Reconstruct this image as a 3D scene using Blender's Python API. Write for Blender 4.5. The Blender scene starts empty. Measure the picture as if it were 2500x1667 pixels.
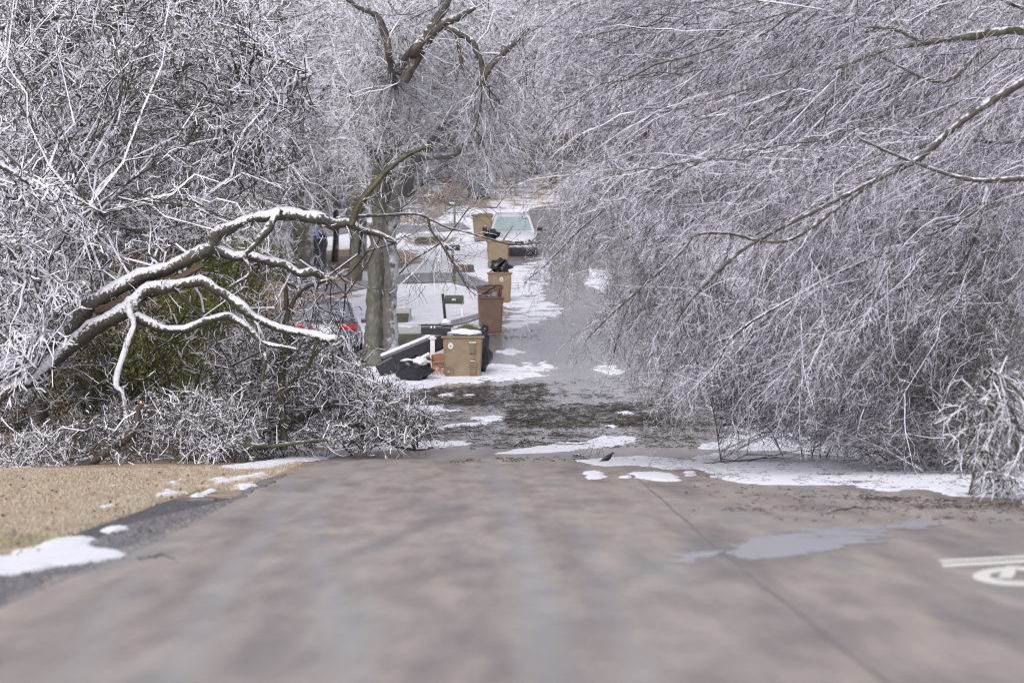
import bpy, bmesh, math, random
import numpy as np
from mathutils import Vector, Matrix
random.seed(7)
rng = np.random.default_rng(11)
R = math.radians
SC = bpy.context.scene
COL = SC.collection

# ---------------------------------------------------------------- camera
F = 10000.0            # focal length in pixels of the 2500 px wide photograph
HZ = 923.0             # image row of the true horizon
EYE = 1.7
cd = bpy.data.cameras.new('camera')
cam = bpy.data.objects.new('camera', cd)
COL.objects.link(cam)
cam.location = (0, 0, EYE)
cam.rotation_euler = (R(90), 0, 0)
cd.sensor_width = 36
cd.lens = F * 36 / 2500
cd.shift_y = (HZ - 833.5) / 2500
cd.clip_start = 0.5
cd.clip_end = 2000
cd.dof.use_dof = True
cd.dof.focus_distance = 92
cd.dof.aperture_fstop = 2.1
SC.camera = cam

# ---------------------------------------------------------------- sky, sun, exposure
SUN_EL, SUN_AZ = R(40), R(196)
w = bpy.data.worlds.new('World')
SC.world = w
w.use_nodes = True
nt = w.node_tree
nt.nodes.clear()
sky = nt.nodes.new('ShaderNodeTexSky')
sky.sky_type = 'NISHITA'
sky.sun_disc = False
sky.sun_elevation = SUN_EL
sky.sun_rotation = SUN_AZ
sky.air_density = 1.0
sky.dust_density = 4.0
hs = nt.nodes.new('ShaderNodeHueSaturation')
hs.inputs['Saturation'].default_value = 0.22
tint = nt.nodes.new('ShaderNodeMix')
tint.data_type = 'RGBA'
tint.blend_type = 'MULTIPLY'
tint.inputs['Factor'].default_value = 1.0
tint.inputs['B'].default_value = (1.0, 0.975, 1.06, 1)
bg = nt.nodes.new('ShaderNodeBackground')
bg.inputs['Strength'].default_value = 0.13
wo = nt.nodes.new('ShaderNodeOutputWorld')
nt.links.new(sky.outputs[0], hs.inputs['Color'])
nt.links.new(hs.outputs[0], tint.inputs['A'])
nt.links.new(tint.outputs['Result'], bg.inputs[0])
nt.links.new(bg.outputs[0], wo.inputs[0])
sd = bpy.data.lights.new('sun', 'SUN')
sd.energy = 1.0
sd.angle = R(50)
sd.color = (1.0, 0.985, 0.96)
sun = bpy.data.objects.new('sun', sd)
COL.objects.link(sun)
sun.rotation_euler = (R(90) - SUN_EL, 0, math.pi - SUN_AZ)
SC.view_settings.view_transform = 'Standard'
SC.view_settings.look = 'None'
SC.view_settings.gamma = 1
SC.view_settings.exposure = 0.42
SC.render.engine = 'CYCLES'
SC.cycles.use_denoising = True
SC.cycles.filter_width = 1.2
SC.cycles.denoising_prefilter = 'NONE'
SC.cycles.max_bounces = 4
SC.cycles.diffuse_bounces = 2
SC.cycles.glossy_bounces = 2
SC.cycles.transparent_max_bounces = 4

# ---------------------------------------------------------------- helpers
def at(px, py, d):
    """photo pixel at distance d -> world point"""
    return np.array([(px - 1250) / F * d, d, EYE + (HZ - py) / F * d])

def tag(o, label=None, cat=None, group=None, kind=None):
    if label: o['label'] = label
    if cat: o['category'] = cat
    if group: o['group'] = group
    if kind: o['kind'] = kind
    return o

def empty(name, loc, label, cat, group=None, rz=0):
    o = bpy.data.objects.new(name, None)
    o.empty_display_size = 0.3
    COL.objects.link(o)
    o.location = [float(v) for v in loc]
    o.rotation_euler = (0, 0, rz)
    return tag(o, label, cat, group)

def link(name, me, mat=None, parent=None, smooth=False):
    o = bpy.data.objects.new(name, me)
    COL.objects.link(o)
    if mat and not me.materials:
        me.materials.append(mat)
    if parent:
        o.parent = parent
    if smooth:
        me.polygons.foreach_set('use_smooth', np.ones(len(me.polygons), bool))
    return o

def np_mesh(name, V, Q, smooth=False):
    """V (n,3), Q (m,k) faces all k-gons"""
    me = bpy.data.meshes.new(name)
    V = np.ascontiguousarray(V, np.float32)
    Q = np.ascontiguousarray(Q, np.int32)
    k = Q.shape[1]
    me.vertices.add(len(V)); me.vertices.foreach_set('co', V.ravel())
    me.loops.add(Q.size); me.loops.foreach_set('vertex_index', Q.ravel())
    me.polygons.add(len(Q))
    me.polygons.foreach_set('loop_start', np.arange(0, Q.size, k, dtype=np.int32))
    me.polygons.foreach_set('use_smooth', np.full(len(Q), smooth))
    me.update(calc_edges=True)
    return me

class BM:
    """collects shapes of one part"""
    def __init__(s): s.bm = bmesh.new()
    def box(s, c, size, rot=(0, 0, 0), bevel=0.0, taper=None):
        r = bmesh.ops.create_cube(s.bm, size=1)
        vs = r['verts']
        for v in vs:
            top = v.co.z > 0
            v.co = Vector((v.co.x * size[0], v.co.y * size[1], v.co.z * size[2]))
            if taper and not top:
                v.co.x *= taper[0]; v.co.y *= taper[1]
        M = Matrix.Translation(c) @ (Matrix.Rotation(rot[2], 4, 'Z') @ Matrix.Rotation(rot[1], 4, 'Y') @ Matrix.Rotation(rot[0], 4, 'X'))
        if bevel:
            es = list({e for v in vs for e in v.link_edges})
            q = bmesh.ops.bevel(s.bm, geom=es, offset=bevel, segments=2, affect='EDGES', profile=0.6)
            vs = list({v for f in q['faces'] for v in f.verts} | {v for v in vs if v.is_valid})
        for v in vs: v.co = M @ v.co
        return s
    def cyl(s, a, b, r1, r2=None, n=12):
        a, b = Vector(a), Vector(b)
        r2 = r1 if r2 is None else r2
        d = b - a
        M = Matrix.Translation((a + b) / 2) @ d.to_track_quat('Z', 'Y').to_matrix().to_4x4()
        bmesh.ops.create_cone(s.bm, cap_ends=True, segments=n, radius1=r1, radius2=r2, depth=d.length, matrix=M)
        return s
    def prism(s, pts, axis, a, b):
        """polygon pts (2D) extruded from a to b; axis 'x' -> (v, p0, p1), 'y' -> (p0, v, p1), 'z' -> (p0, p1, v)"""
        f = {'x': lambda p, t: (t, p[0], p[1]), 'y': lambda p, t: (p[0], t, p[1]), 'z': lambda p, t: (p[0], p[1], t)}[axis]
        A = [s.bm.verts.new(f(p, a)) for p in pts]
        B = [s.bm.verts.new(f(p, b)) for p in pts]
        s.bm.faces.new(A); s.bm.faces.new(B[::-1])
        for i in range(len(pts)):
            j = (i + 1) % len(pts)
            s.bm.faces.new((A[i], B[i], B[j], A[j]))
        return s
    def blob(s, c, r, sub=3, noise=0.15, seed=0, flat=-1.0, rot=(0, 0, 0)):
        q = bmesh.ops.create_icosphere(s.bm, subdivisions=sub, radius=1)
        from mathutils import noise as N
        M = Matrix.Rotation(rot[2], 4, 'Z') @ Matrix.Rotation(rot[1], 4, 'Y') @ Matrix.Rotation(rot[0], 4, 'X')
        for v in q['verts']:
            k = 1 + noise * N.noise(v.co * 2.0 + Vector((seed * 7.1, 3.3, 1.7))) * 2 + noise * .5 * N.noise(v.co * 5.5 + Vector((seed, 0, 9)))
            p = Vector((v.co.x * r[0] * k, v.co.y * r[1] * k, max(v.co.z, flat) * r[2] * k))
            v.co = M @ p + Vector(c)
        return s
    def build(s, name, mat, parent=None, smooth=False):
        me = bpy.data.meshes.new(name)
        bmesh.ops.recalc_face_normals(s.bm, faces=s.bm.faces)
        s.bm.to_mesh(me); s.bm.free()
        return link(name, me, mat, parent, smooth)

# ---------------------------------------------------------------- materials
def newmat(name):
    m = bpy.data.materials.new(name)
    m.use_nodes = True
    t = m.node_tree
    b = t.nodes['Principled BSDF']
    return m, t, b

def N(t, ty, **kw):
    n = t.nodes.new(ty)
    for k, v in kw.items():
        if k in n.inputs: n.inputs[k].default_value = v
        else: setattr(n, k, v)
    return n

def noise_node(t, scale, detail=4, vec=None, rough=.55, stretch=None):
    if vec is None:
        g = N(t, 'ShaderNodeNewGeometry'); vec = g.outputs['Position']
    if stretch:
        mp = N(t, 'ShaderNodeMapping'); mp.inputs['Scale'].default_value = stretch
        t.links.new(vec, mp.inputs[0]); vec = mp.outputs[0]
    n = N(t, 'ShaderNodeTexNoise', Scale=scale, Detail=detail, Roughness=rough)
    t.links.new(vec, n.inputs['Vector'])
    return n.outputs[0]

def ramp(t, fac, stops):
    r = N(t, 'ShaderNodeValToRGB')
    e = r.color_ramp.elements
    while len(e) < len(stops): e.new(0.5)
    for i, (p, c) in enumerate(stops):
        e[i].position = p
        e[i].color = (*c, 1) if isinstance(c, tuple) else (c, c, c, 1)
    t.links.new(fac, r.inputs[0])
    return r.outputs[0]

def mixc(t, fac, a, b, mode='MIX'):
    m = N(t, 'ShaderNodeMix', data_type='RGBA', blend_type=mode)
    for s, v in ((m.inputs['Factor'], fac), (m.inputs['A'], a), (m.inputs['B'], b)):
        if isinstance(v, (int, float)): s.default_value = v
        elif isinstance(v, tuple): s.default_value = (*v, 1)
        else: t.links.new(v, s)
    return m.outputs['Result']

def math_(t, op, a, b=0.0, c=0.0, clamp=False):
    m = N(t, 'ShaderNodeMath', operation=op, use_clamp=clamp)
    for s, v in zip(m.inputs, (a, b, c)):
        if isinstance(v, (int, float)): s.default_value = v
        else: t.links.new(v, s)
    return m.outputs[0]

def plain(name, col, rough=0.5, var=0.25, scale=6, metal=0.0, spec=0.5, bump=0.0):
    m, t, b = newmat(name)
    n = noise_node(t, scale, 5)
    c = ramp(t, n, [(0.25, tuple(x * (1 - var) for x in col)), (0.75, tuple(min(1, x * (1 + var)) for x in col))])
    t.links.new(c, b.inputs['Base Color'])
    b.inputs['Roughness'].default_value = rough
    b.inputs['Metallic'].default_value = metal
    b.inputs['Specular IOR Level'].default_value = spec
    if bump:
        bp = N(t, 'ShaderNodeBump', Strength=bump, Distance=0.02)
        t.links.new(noise_node(t, scale * 6, 4), bp.inputs['Height'])
        t.links.new(bp.outputs[0], b.inputs['Normal'])
    return m

def bark_mat(name, dark, light, snow=0.35, side=0.0, snow_col=(0.80, 0.80, 0.86), moss=None, hi=0.62, scale=3.0, rough=.55, sharp=.18):
    """bark (optionally mossy) with snow or ice lying where the surface faces up, broken up by noise.
    snow: 0 none .. 1 all of it covered"""
    m, t, b = newmat(name)
    g = N(t, 'ShaderNodeNewGeometry')
    pos = g.outputs['Position']
    c = ramp(t, noise_node(t, scale * 4, 5, pos, stretch=(1, 1, .35)), [(0.3, dark), (0.7, light)])
    if moss:
        c = mixc(t, ramp(t, noise_node(t, scale, 3, pos), [(0.45, 0.0), (0.6, 1.0)]), c, moss)
    sx = N(t, 'ShaderNodeSeparateXYZ'); t.links.new(g.outputs['Normal'], sx.inputs[0])
    nz = math_(t, 'MULTIPLY_ADD', sx.outputs['Z'], 0.38, 0.0)
    if side: nz = math_(t, 'ADD', nz, math_(t, 'MULTIPLY', sx.outputs['X'], side))
    n2 = noise_node(t, scale * 2.2, 4, pos)
    n3 = noise_node(t, 0.45, 2, pos)
    s = math_(t, 'ADD', nz, math_(t, 'MULTIPLY', n2, .9))
    s = math_(t, 'ADD', s, math_(t, 'MULTIPLY', n3, hi - .2))
    thr = .45 + (hi - .2) * .5 + (0.5 - snow) * 1.0
    mr = N(t, 'ShaderNodeMapRange', interpolation_type='SMOOTHSTEP')
    mr.inputs['From Min'].default_value = thr - sharp / 2
    mr.inputs['From Max'].default_value = thr + sharp / 2
    t.links.new(s, mr.inputs['Value'])
    sc = ramp(t, noise_node(t, 9, 3, pos), [(0.3, tuple(x * .8 for x in snow_col)), (0.7, snow_col)])
    c = mixc(t, mr.outputs[0], c, sc)
    t.links.new(c, b.inputs['Base Color'])
    r = math_(t, 'MULTIPLY_ADD', mr.outputs[0], -0.2, rough)
    t.links.new(r, b.inputs['Roughness'])
    b.inputs['Specular IOR Level'].default_value = 0.5
    bp = N(t, 'ShaderNodeBump', Strength=.5, Distance=.02)
    t.links.new(noise_node(t, scale * 10, 3, pos, stretch=(1, 1, .3)), bp.inputs['Height'])
    t.links.new(bp.outputs[0], b.inputs['Normal'])
    return m

M = {}
M['limb'] = bark_mat('snowy_bark', (.022, .018, .015), (.10, .083, .068), snow=.42, snow_col=(.74, .74, .79), moss=(.055, .055, .035), sharp=.16, scale=7, hi=1.5)
M['trunk'] = bark_mat('grey_bark', (.065, .06, .052), (.19, .18, .155), snow=.25, snow_col=(.46, .46, .49), moss=(.10, .10, .06), scale=1.8, side=.30)
M['trunk_l'] = bark_mat('mossy_bark', (.045, .04, .035), (.19, .18, .155), snow=.16, snow_col=(.5, .5, .53), moss=(.095, .095, .06), scale=3.5, side=.16)
M['trunk_s'] = bark_mat('snow_plastered_bark', (.07, .066, .06), (.16, .15, .135), snow=.42, snow_col=(.50, .50, .54), scale=3.5, side=.22, sharp=.25)
M['bare'] = bark_mat('bare_bark', (.025, .02, .016), (.085, .07, .05), snow=.22, scale=4)
M['olive'] = bark_mat('olive_bark', (.03, .028, .014), (.10, .095, .045), snow=.18, scale=3)
M['ice_l'] = bark_mat('iced_twig_white', (.03, .025, .022), (.10, .085, .075), snow=.62, snow_col=(.86, .86, .92), scale=5, hi=1.1)
M['ice_r'] = bark_mat('iced_twig_grey', (.035, .030, .032), (.12, .105, .112), snow=.62, snow_col=(.76, .745, .84), scale=5, hi=.7, sharp=.5)
M['ice_m'] = bark_mat('iced_twig_soft', (.10, .095, .09), (.25, .24, .23), snow=.70, snow_col=(.80, .80, .85), scale=3, hi=.9, sharp=.4)
M['brush'] = bark_mat('brown_brush', (.035, .028, .022), (.15, .122, .095), snow=.34, scale=5, snow_col=(.55, .54, .58), sharp=.3)
M['far'] = bark_mat('far_twig', (.12, .112, .112), (.23, .215, .215), snow=.70, snow_col=(.70, .70, .75), scale=2, hi=.8, sharp=.4)
M['cut'] = plain('cut_wood', (.62, .45, .24), .7, .2, 30)
M['split'] = plain('split_wood', (.085, .052, .038), .8, .45, 14)
M['snow'] = plain('snow', (.78, .79, .84), .6, .09, 7, bump=.5)
M['tan'] = plain('tan_plastic', (.245, .185, .115), .45, .18, 5)
M['tand'] = plain('tan_plastic_recess', (.17, .13, .08), .6, .3, 7)  # darker copy of the tan; on the pockets it stands in for recess shade
M['brown'] = plain('brown_plastic', (.21, .14, .10), .5, .15, 5)
M['blackp'] = plain('black_plastic', (.022, .022, .028), .35, .3, 8)
M['bag'] = plain('bag_plastic', (.02, .02, .028), .22, .4, 5)
M['white'] = plain('white_paint', (.72, .72, .70), .5, .1, 9)
M['whiteplastic'] = plain('white_bag_plastic', (.75, .75, .78), .35, .1, 9)
M['green'] = plain('green_paint', (.055, .07, .045), .5, .3, 9)
M['mossy'] = plain('mossy_post', (.10, .13, .035), .8, .4, 9)
M['kraft'] = plain('kraft_paper', (.33, .17, .10), .8, .25, 22)
M['ink'] = plain('dark_ink', (.06, .035, .03), .8, .2, 22)
M['concrete'] = plain('concrete', (.46, .46, .44), .8, .2, 4, bump=.2)
M['mossopening'] = plain('mossy_opening_shade', (.10, .10, .07), .9, .5, 5, bump=.3)  # dark tone carries the shade of the culvert openings
M['darkhole'] = plain('dark_opening', (.02, .019, .015), .9, .3, 5)
M['carwhite'] = plain('white_car_paint', (.56, .57, .60), .2, .03, 3)
M['cargrey'] = plain('grey_car_paint', (.13, .14, .16), .25, .1, 3, metal=.4)
M['glass_g'] = plain('greenish_glass', (.30, .37, .37), .15, .1, 3)
M['glass_d'] = plain('dark_glass', (.16, .17, .20), .12, .2, 3)
M['tyre'] = plain('tyre_rubber', (.025, .025, .027), .7, .2, 8)
M['rim'] = plain('alloy', (.4, .4, .42), .3, .1, 8, metal=.8)
M['red'] = plain('red_lens', (.55, .015, .03), .2, .15, 6)
M['redink'] = plain('red_print', (.6, .02, .05), .5, .1, 6)
M['lamp'] = plain('lamp_glass', (.55, .56, .6), .12, .2, 8)
M['tarp'] = plain('blue_tarp', (.06, .14, .50), .5, .25, 3)
M['brick'] = plain('red_brick', (.085, .05, .045), .8, .3, 6)
M['siding'] = plain('tan_siding', (.38, .31, .26), .8, .12, 3)
M['siding_g'] = plain('grey_siding', (.30, .30, .32), .8, .12, 3)
M['roofd'] = plain('dark_shingle', (.08, .08, .09), .8, .3, 6)
M['orange'] = plain('orange_plastic', (.65, .20, .04), .6, .2, 6)
M['teal'] = plain('teal_plastic', (.03, .13, .15), .5, .2, 6)
M['bird'] = plain('black_feather', (.010, .010, .014), .4, .3, 20)
M['paint'] = plain('road_paint', (.72, .70, .64), .6, .12, 5)
M['seam'] = plain('tar_seam', (.19, .172, .165), .6, .3, 3)
M['wire'] = plain('wire_black', (.02, .02, .02), .5, .1, 3)
M['bottle'] = plain('brown_bottle', (.22, .04, .02), .2, .3, 9)
M['cyan'] = plain('cyan_plastic', (.05, .45, .65), .4, .1, 9)

def leaf_mat(name, a, b_, snow=0.0):
    m, t, b = newmat(name)
    c = ramp(t, noise_node(t, 3.5, 4), [(.3, a), (.7, b_)])
    t.links.new(c, b.inputs['Base Color'])
    b.inputs['Roughness'].default_value = .6
    return m
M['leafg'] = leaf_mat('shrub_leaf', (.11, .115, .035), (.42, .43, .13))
M['grass'] = leaf_mat('dry_grass', (.30, .245, .17), (.60, .515, .40))
M['deadleaf'] = leaf_mat('dead_leaf', (.07, .035, .02), (.20, .10, .05))
M['weed'] = leaf_mat('green_weed', (.14, .16, .05), (.30, .30, .12))
M['debris'] = leaf_mat('twig_litter', (.022, .018, .015), (.08, .062, .048))
M['needle'] = leaf_mat('needle_litter', (.06, .048, .035), (.17, .13, .09))

# ---------------------------------------------------------------- terrain
def sstep(x): x = np.clip(x, 0, 1); return x * x * (3 - 2 * x)
_py = np.array([0, 86, 90, 93, 96, 100, 109, 200, 230, 300, 420])
_pz = np.array([0, 0, .03, .13, .36, .76, 1.7, 11.25, 15.2, 29.5, 58])
def profile(y): return np.interp(y, _py, _pz)
_ly = np.array([0, 60, 80, 93, 100, 107, 115, 130, 160, 172, 180, 187, 195, 210, 420])
_lx = np.array([-3.8, -3.8, -3.9, -3.8, -3.2, -2.3, -1.3, -.6, -.5, -.2, 1.0, 4, 10, 26, 40])
_rx = np.array([14, 13, 9, 5.4, 4.9, 4.8, 4.8, 4.8, 4.6, 4.8, 6.5, 11, 19, 36, 50])
def XL(y): return np.interp(y, _ly, _lx)
def XR(y): return np.interp(y, _ly, _rx)
def ground_z(x, y):
    x = np.asarray(x, float); y = np.asarray(y, float)
    z = profile(y)
    a = sstep((XL(y) - .3 - x) / 3.0)
    z = z - .38 * a * sstep((y - 98) / 12) * (1 - sstep((y - 190) / 30))
    b = sstep((x - XR(y) - .3) / 4)
    z = z + .25 * b * sstep((y - 60) / 30)
    z = z + .05 * np.sin(x * .7 + y * .31) * np.sin(y * .23 - x * .2) * np.maximum(a, b)
    return z
def gz(x, y): return float(ground_z(x, y))
def gp(px, py, dmin=18, dmax=420):
    """where the sight line of a photo pixel meets the ground"""
    d = np.arange(dmin, dmax, .1)
    zr = EYE + (HZ - py) / F * d
    g = ground_z((px - 1250) / F * d, d)
    k = np.argmax(g >= zr) if np.any(g >= zr) else len(d) - 1
    if k > 0:
        e0, e1 = zr[k - 1] - g[k - 1], zr[k] - g[k]
        dd = d[k - 1] + .1 * e0 / (e0 - e1 + 1e-9)
    else: dd = d[0]
    x = (px - 1250) / F * dd
    return np.array([x, dd, gz(x, dd)])

ys = np.concatenate([np.arange(3, 40, 2), np.arange(40, 130, .4), np.arange(130, 230, 1), np.arange(230, 421, 4)])
xs = np.concatenate([np.arange(-90, -16, 3), np.arange(-16, -7, .4), np.arange(-7, -2.5, .1), np.arange(-2.5, 16.01, .4), np.arange(18, 91, 3)])
GX, GY = np.meshgrid(xs, ys)
GZ = ground_z(GX, GY)
inr = (GX > XL(GY) + .3) & (GX < XR(GY) - .3)
GZ = np.where(inr, GZ - .15, GZ)
def grid_mesh(name, X, Y, Z):
    h, w_ = X.shape
    i = np.arange(h * w_).reshape(h, w_)
    Q = np.stack([i[:-1, :-1], i[:-1, 1:], i[1:, 1:], i[1:, :-1]], -1).reshape(-1, 4)
    return np_mesh(name, np.stack([X, Y, Z], -1).reshape(-1, 3), Q, True)
gm = grid_mesh('ground', GX, GY, GZ)
# where snow lies (0..1) and where leaf litter shows
PXg = 1250 + GX / GY * F
PYg = HZ - (GZ - EYE) / GY * F
snow = np.where(GY > 93, .70, 0.0)
snow = np.where((GX < -3) & (GY < 93) & (GY > 74) & (GX < -5 - (90 - GY) * .15), .62, snow)
snow = np.where((GX > 3.2) & (GY > 55), .95, snow)
snow = np.where(GY > 186, .50, snow)
snow = np.where(GY > 215, .38, snow)
for (cx, cy, rx, ry, amt) in [(1000, 505, 85, 40, .8), (900, 632, 120, 26, .62), (1045, 588, 60, 12, .5), (800, 640, 60, 14, .6), (660, 700, 200, 60, .5),
                              (1035, 800, 60, 7, .7), (300, 900, 420, 260, .8), (1390, 700, 40, 30, .4), (1150, 470, 60, 30, .2), (2250, 800, 350, 260, .6),
                              (1100, 330, 160, 60, .3)]:
    q = ((PXg - cx) / rx) ** 2 + ((PYg - cy) / ry) ** 2
    snow = snow - amt * np.clip(1.5 - q, 0, 1)
a = gm.attributes.new('snow', 'FLOAT', 'POINT')
a.data.foreach_set('value', snow.ravel().astype(np.float32))
gravel = np.where((GX > -5.5 + (GY - 40) * .015) & (GX < -3.2) & (GY < 66), 1.0, 0.0) * np.clip((64 - GY) / 12, 0, 1)
a = gm.attributes.new('gravel', 'FLOAT', 'POINT')
a.data.foreach_set('value', gravel.ravel().astype(np.float32))
m, t, b = newmat('ground_cover')
g = N(t, 'ShaderNodeNewGeometry').outputs['Position']
sn = N(t, 'ShaderNodeAttribute', attribute_name='snow').outputs['Fac']
gv = N(t, 'ShaderNodeAttribute', attribute_name='gravel').outputs['Fac']
dirt = ramp(t, noise_node(t, 1.2, 6, g), [(.28, (.17, .12, .085)), (.5, (.32, .235, .165)), (.62, (.44, .35, .25)), (.8, (.24, .24, .14))])
grain = ramp(t, noise_node(t, 28, 3, g), [(.25, .55), (.75, 1.35)])
dirt = mixc(t, 1.0, dirt, grain, 'MULTIPLY')
vo = N(t, 'ShaderNodeTexVoronoi', Scale=28.0); t.links.new(g, vo.inputs['Vector'])
gc = ramp(t, vo.outputs['Distance'], [(.0, (.36, .35, .36)), (.3, (.13, .127, .135)), (.7, (.03, .03, .033))])
gm_f = math_(t, 'GREATER_THAN', math_(t, 'ADD', gv, math_(t, 'MULTIPLY_ADD', noise_node(t, 1.5, 4, g), .9, -.45)), .5)
dirt = mixc(t, gm_f, dirt, gc)
sf = math_(t, 'ADD', sn, math_(t, 'MULTIPLY_ADD', noise_node(t, .9, 7, g, .65), 1.3, -.65))
mr = N(t, 'ShaderNodeMapRange', interpolation_type='SMOOTHSTEP')
mr.inputs['From Min'].default_value = .44; mr.inputs['From Max'].default_value = .54
t.links.new(sf, mr.inputs['Value'])
snc = ramp(t, noise_node(t, 2, 5, g), [(.3, (.70, .71, .76)), (.7, (.84, .85, .89))])
t.links.new(mixc(t, mr.outputs[0], dirt, snc), b.inputs['Base Color'])
b.inputs['Roughness'].default_value = .75
bp = N(t, 'ShaderNodeBump', Strength=.6, Distance=.05)
t.links.new(noise_node(t, 6, 6, g), bp.inputs['Height']); t.links.new(bp.outputs[0], b.inputs['Normal'])
tag(link('ground', gm, m), kind='structure')

# road: one sheet, flat in front and climbing the hill beyond the junction
rys = np.concatenate([np.arange(3, 18, 1), np.arange(18, 40, .4), np.arange(40, 130, .3), np.arange(130, 204, 1)])
u = np.linspace(0, 1, 210)
RY, U = np.meshgrid(rys, u, indexing='ij')
wob = .04 * np.sin(RY * .9) + .03 * np.sin(RY * 2.3 + 1)
RX = XL(RY) + wob + (XR(RY) - XL(RY)) * U
RZ = ground_z(RX, RY) + .03
rm = grid_mesh('road', RX, RY, RZ)
dirt_a = np.zeros_like(RX)
PXr = 1250 + RX / RY * F; PYr = HZ - (RZ - EYE) / RY * F
for (cx, cy, rx, ry, amt) in [(1130, 970, 190, 26, 1.0), (1450, 1015, 240, 32, 1.0), (1250, 1040, 260, 14, .6), (1450, 1065, 200, 14, .5), (1250, 820, 110, 12, .9), (1000, 1000, 60, 16, .8),
                              (1620, 1000, 120, 40, .8), (1480, 1120, 60, 5, .9), (1290, 1128, 90, 6, .9), (1320, 962, 170, 12, .5), (1400, 760, 90, 20, .4), (1150, 900, 60, 12, .4), (2150, 1226, 450, 20, .28), (1440, 745, 60, 14, .5), (1400, 690, 30, 14, .45), (1300, 560, 120, 26, .6), (1080, 1010, 120, 16, .5)]:
    q = ((PXr - cx) / rx) ** 2 + ((PYr - cy) / ry) ** 2
    dirt_a = np.maximum(dirt_a, .44 * amt * np.clip(1.3 - q, 0, 1))
a = rm.attributes.new('dirt', 'FLOAT', 'POINT'); a.data.foreach_set('value', dirt_a.ravel().astype(np.float32))
wet = np.clip((RY - 80) / 18, 0, 1)
def along(pts, hw, ys_=.12):
    """0..1 closeness of the road's points to a tyre track"""
    g_ = np.array([gp(*p)[:2] for p in pts])
    t_ = np.linspace(0, len(g_) - 1, 60); q = np.stack([np.interp(t_, np.arange(len(g_)), g_[:, k]) for k in (0, 1)], 1)
    best = np.full(RX.shape, 1e9)
    for (x_, y_) in q: best = np.minimum(best, np.hypot(RX - x_, (RY - y_) * ys_))
    return np.exp(-(best / hw) ** 2)
for pts, hw, am in (([(690, 1150), (700, 1210), (660, 1300), (560, 1410), (500, 1520), (440, 1660)], .22, .75), ([(940, 1125), (860, 1150), (770, 1200), (760, 1300), (800, 1450), (860, 1660)], .18, .6),
                    ([(1190, 1135), (1230, 1200), (1260, 1300), (1300, 1420), (1340, 1660)], .26, .75), ([(1420, 1300), (1480, 1450), (1560, 1660)], .2, .55), ([(330, 1420), (250, 1500), (200, 1660)], .16, .5)):
    wet = np.maximum(wet, .62 * am * along(pts, hw * .7))
scuff = np.zeros_like(RX)
for pts, hw, am in (([(1110, 1180), (1130, 1240), (1040, 1290), (900, 1345), (760, 1400)], .10, .8), ([(1180, 1380), (1000, 1420), (860, 1440)], .09, .7), ([(930, 1440), (1050, 1500), (1180, 1560), (1250, 1660)], .09, .7),
                    ([(560, 1240), (580, 1320), (470, 1440), (380, 1560)], .10, .6), ([(1620, 1190), (1740, 1240), (1850, 1250)], .12, .7), ([(2300, 1300), (2050, 1350), (1800, 1400), (1500, 1500)], .10, .5), ([(2100, 1550), (1850, 1600), (1700, 1660)], .08, .5)):
    scuff = np.maximum(scuff, am * along(pts, hw, .08))
a = rm.attributes.new('scuff', 'FLOAT', 'POINT'); a.data.foreach_set('value', scuff.ravel().astype(np.float32))
a = rm.attributes.new('wet', 'FLOAT', 'POINT'); a.data.foreach_set('value', wet.ravel().astype(np.float32))
m, t, b = newmat('wet_asphalt')
g = N(t, 'ShaderNodeNewGeometry').outputs['Position']
base = ramp(t, noise_node(t, .8, 5, g, stretch=(1.5, .11, 1)), [(.30, (.185, .172, .162)), (.43, (.25, .215, .195)), (.55, (.325, .285, .245)), (.68, (.262, .25, .238))])
base = mixc(t, 1.0, base, ramp(t, noise_node(t, 2.4, 6, g, stretch=(1.2, .16, 1)), [(.3, .78), (.7, 1.18)]), 'MULTIPLY')
fine = ramp(t, noise_node(t, 60, 2, g), [(.2, .82), (.8, 1.18)])
base = mixc(t, 1.0, base, fine, 'MULTIPLY')
wa = N(t, 'ShaderNodeAttribute', attribute_name='wet').outputs['Fac']
wf = math_(t, 'ADD', wa, math_(t, 'MULTIPLY_ADD', noise_node(t, .8, 5, g, stretch=(1.2, .12, 1)), .9, -.45), clamp=True)
base = mixc(t, math_(t, 'MULTIPLY', N(t, 'ShaderNodeAttribute', attribute_name='scuff').outputs['Fac'], .45), base, (.13, .11, .11))
base = mixc(t, math_(t, 'MULTIPLY', wf, .65), base, (.315, .315, .335))  # paler where wet: sky sheen is put into the base colour
base = mixc(t, math_(t, 'MULTIPLY', wa, ramp(t, noise_node(t, 1.1, 6, g, .65, stretch=(.35, 1, 1)), [(.42, 0.0), (.62, .6)])), base, (.20, .19, .185))
da = N(t, 'ShaderNodeAttribute', attribute_name='dirt').outputs['Fac']
df = math_(t, 'ADD', da, math_(t, 'MULTIPLY_ADD', noise_node(t, 2.2, 8, g, .75, stretch=(.55, 1, 1)), 2.2, -1.1))
mr = N(t, 'ShaderNodeMapRange', interpolation_type='SMOOTHSTEP')
mr.inputs['From Min'].default_value = .55; mr.inputs['From Max'].default_value = .95
t.links.new(df, mr.inputs['Value'])
dc = ramp(t, noise_node(t, 14, 5, g), [(.3, (.05, .042, .037)), (.6, (.12, .098, .08)), (.8, (.20, .165, .13))])
t.links.new(mixc(t, mr.outputs[0], base, dc), b.inputs['Base Color'])
rr = math_(t, 'MULTIPLY_ADD', wf, -.42, .60)
rr = math_(t, 'ADD', rr, math_(t, 'MULTIPLY', mr.outputs[0], .35), clamp=True)
t.links.new(rr, b.inputs['Roughness'])
bp = N(t, 'ShaderNodeBump', Strength=.25, Distance=.01)
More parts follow.
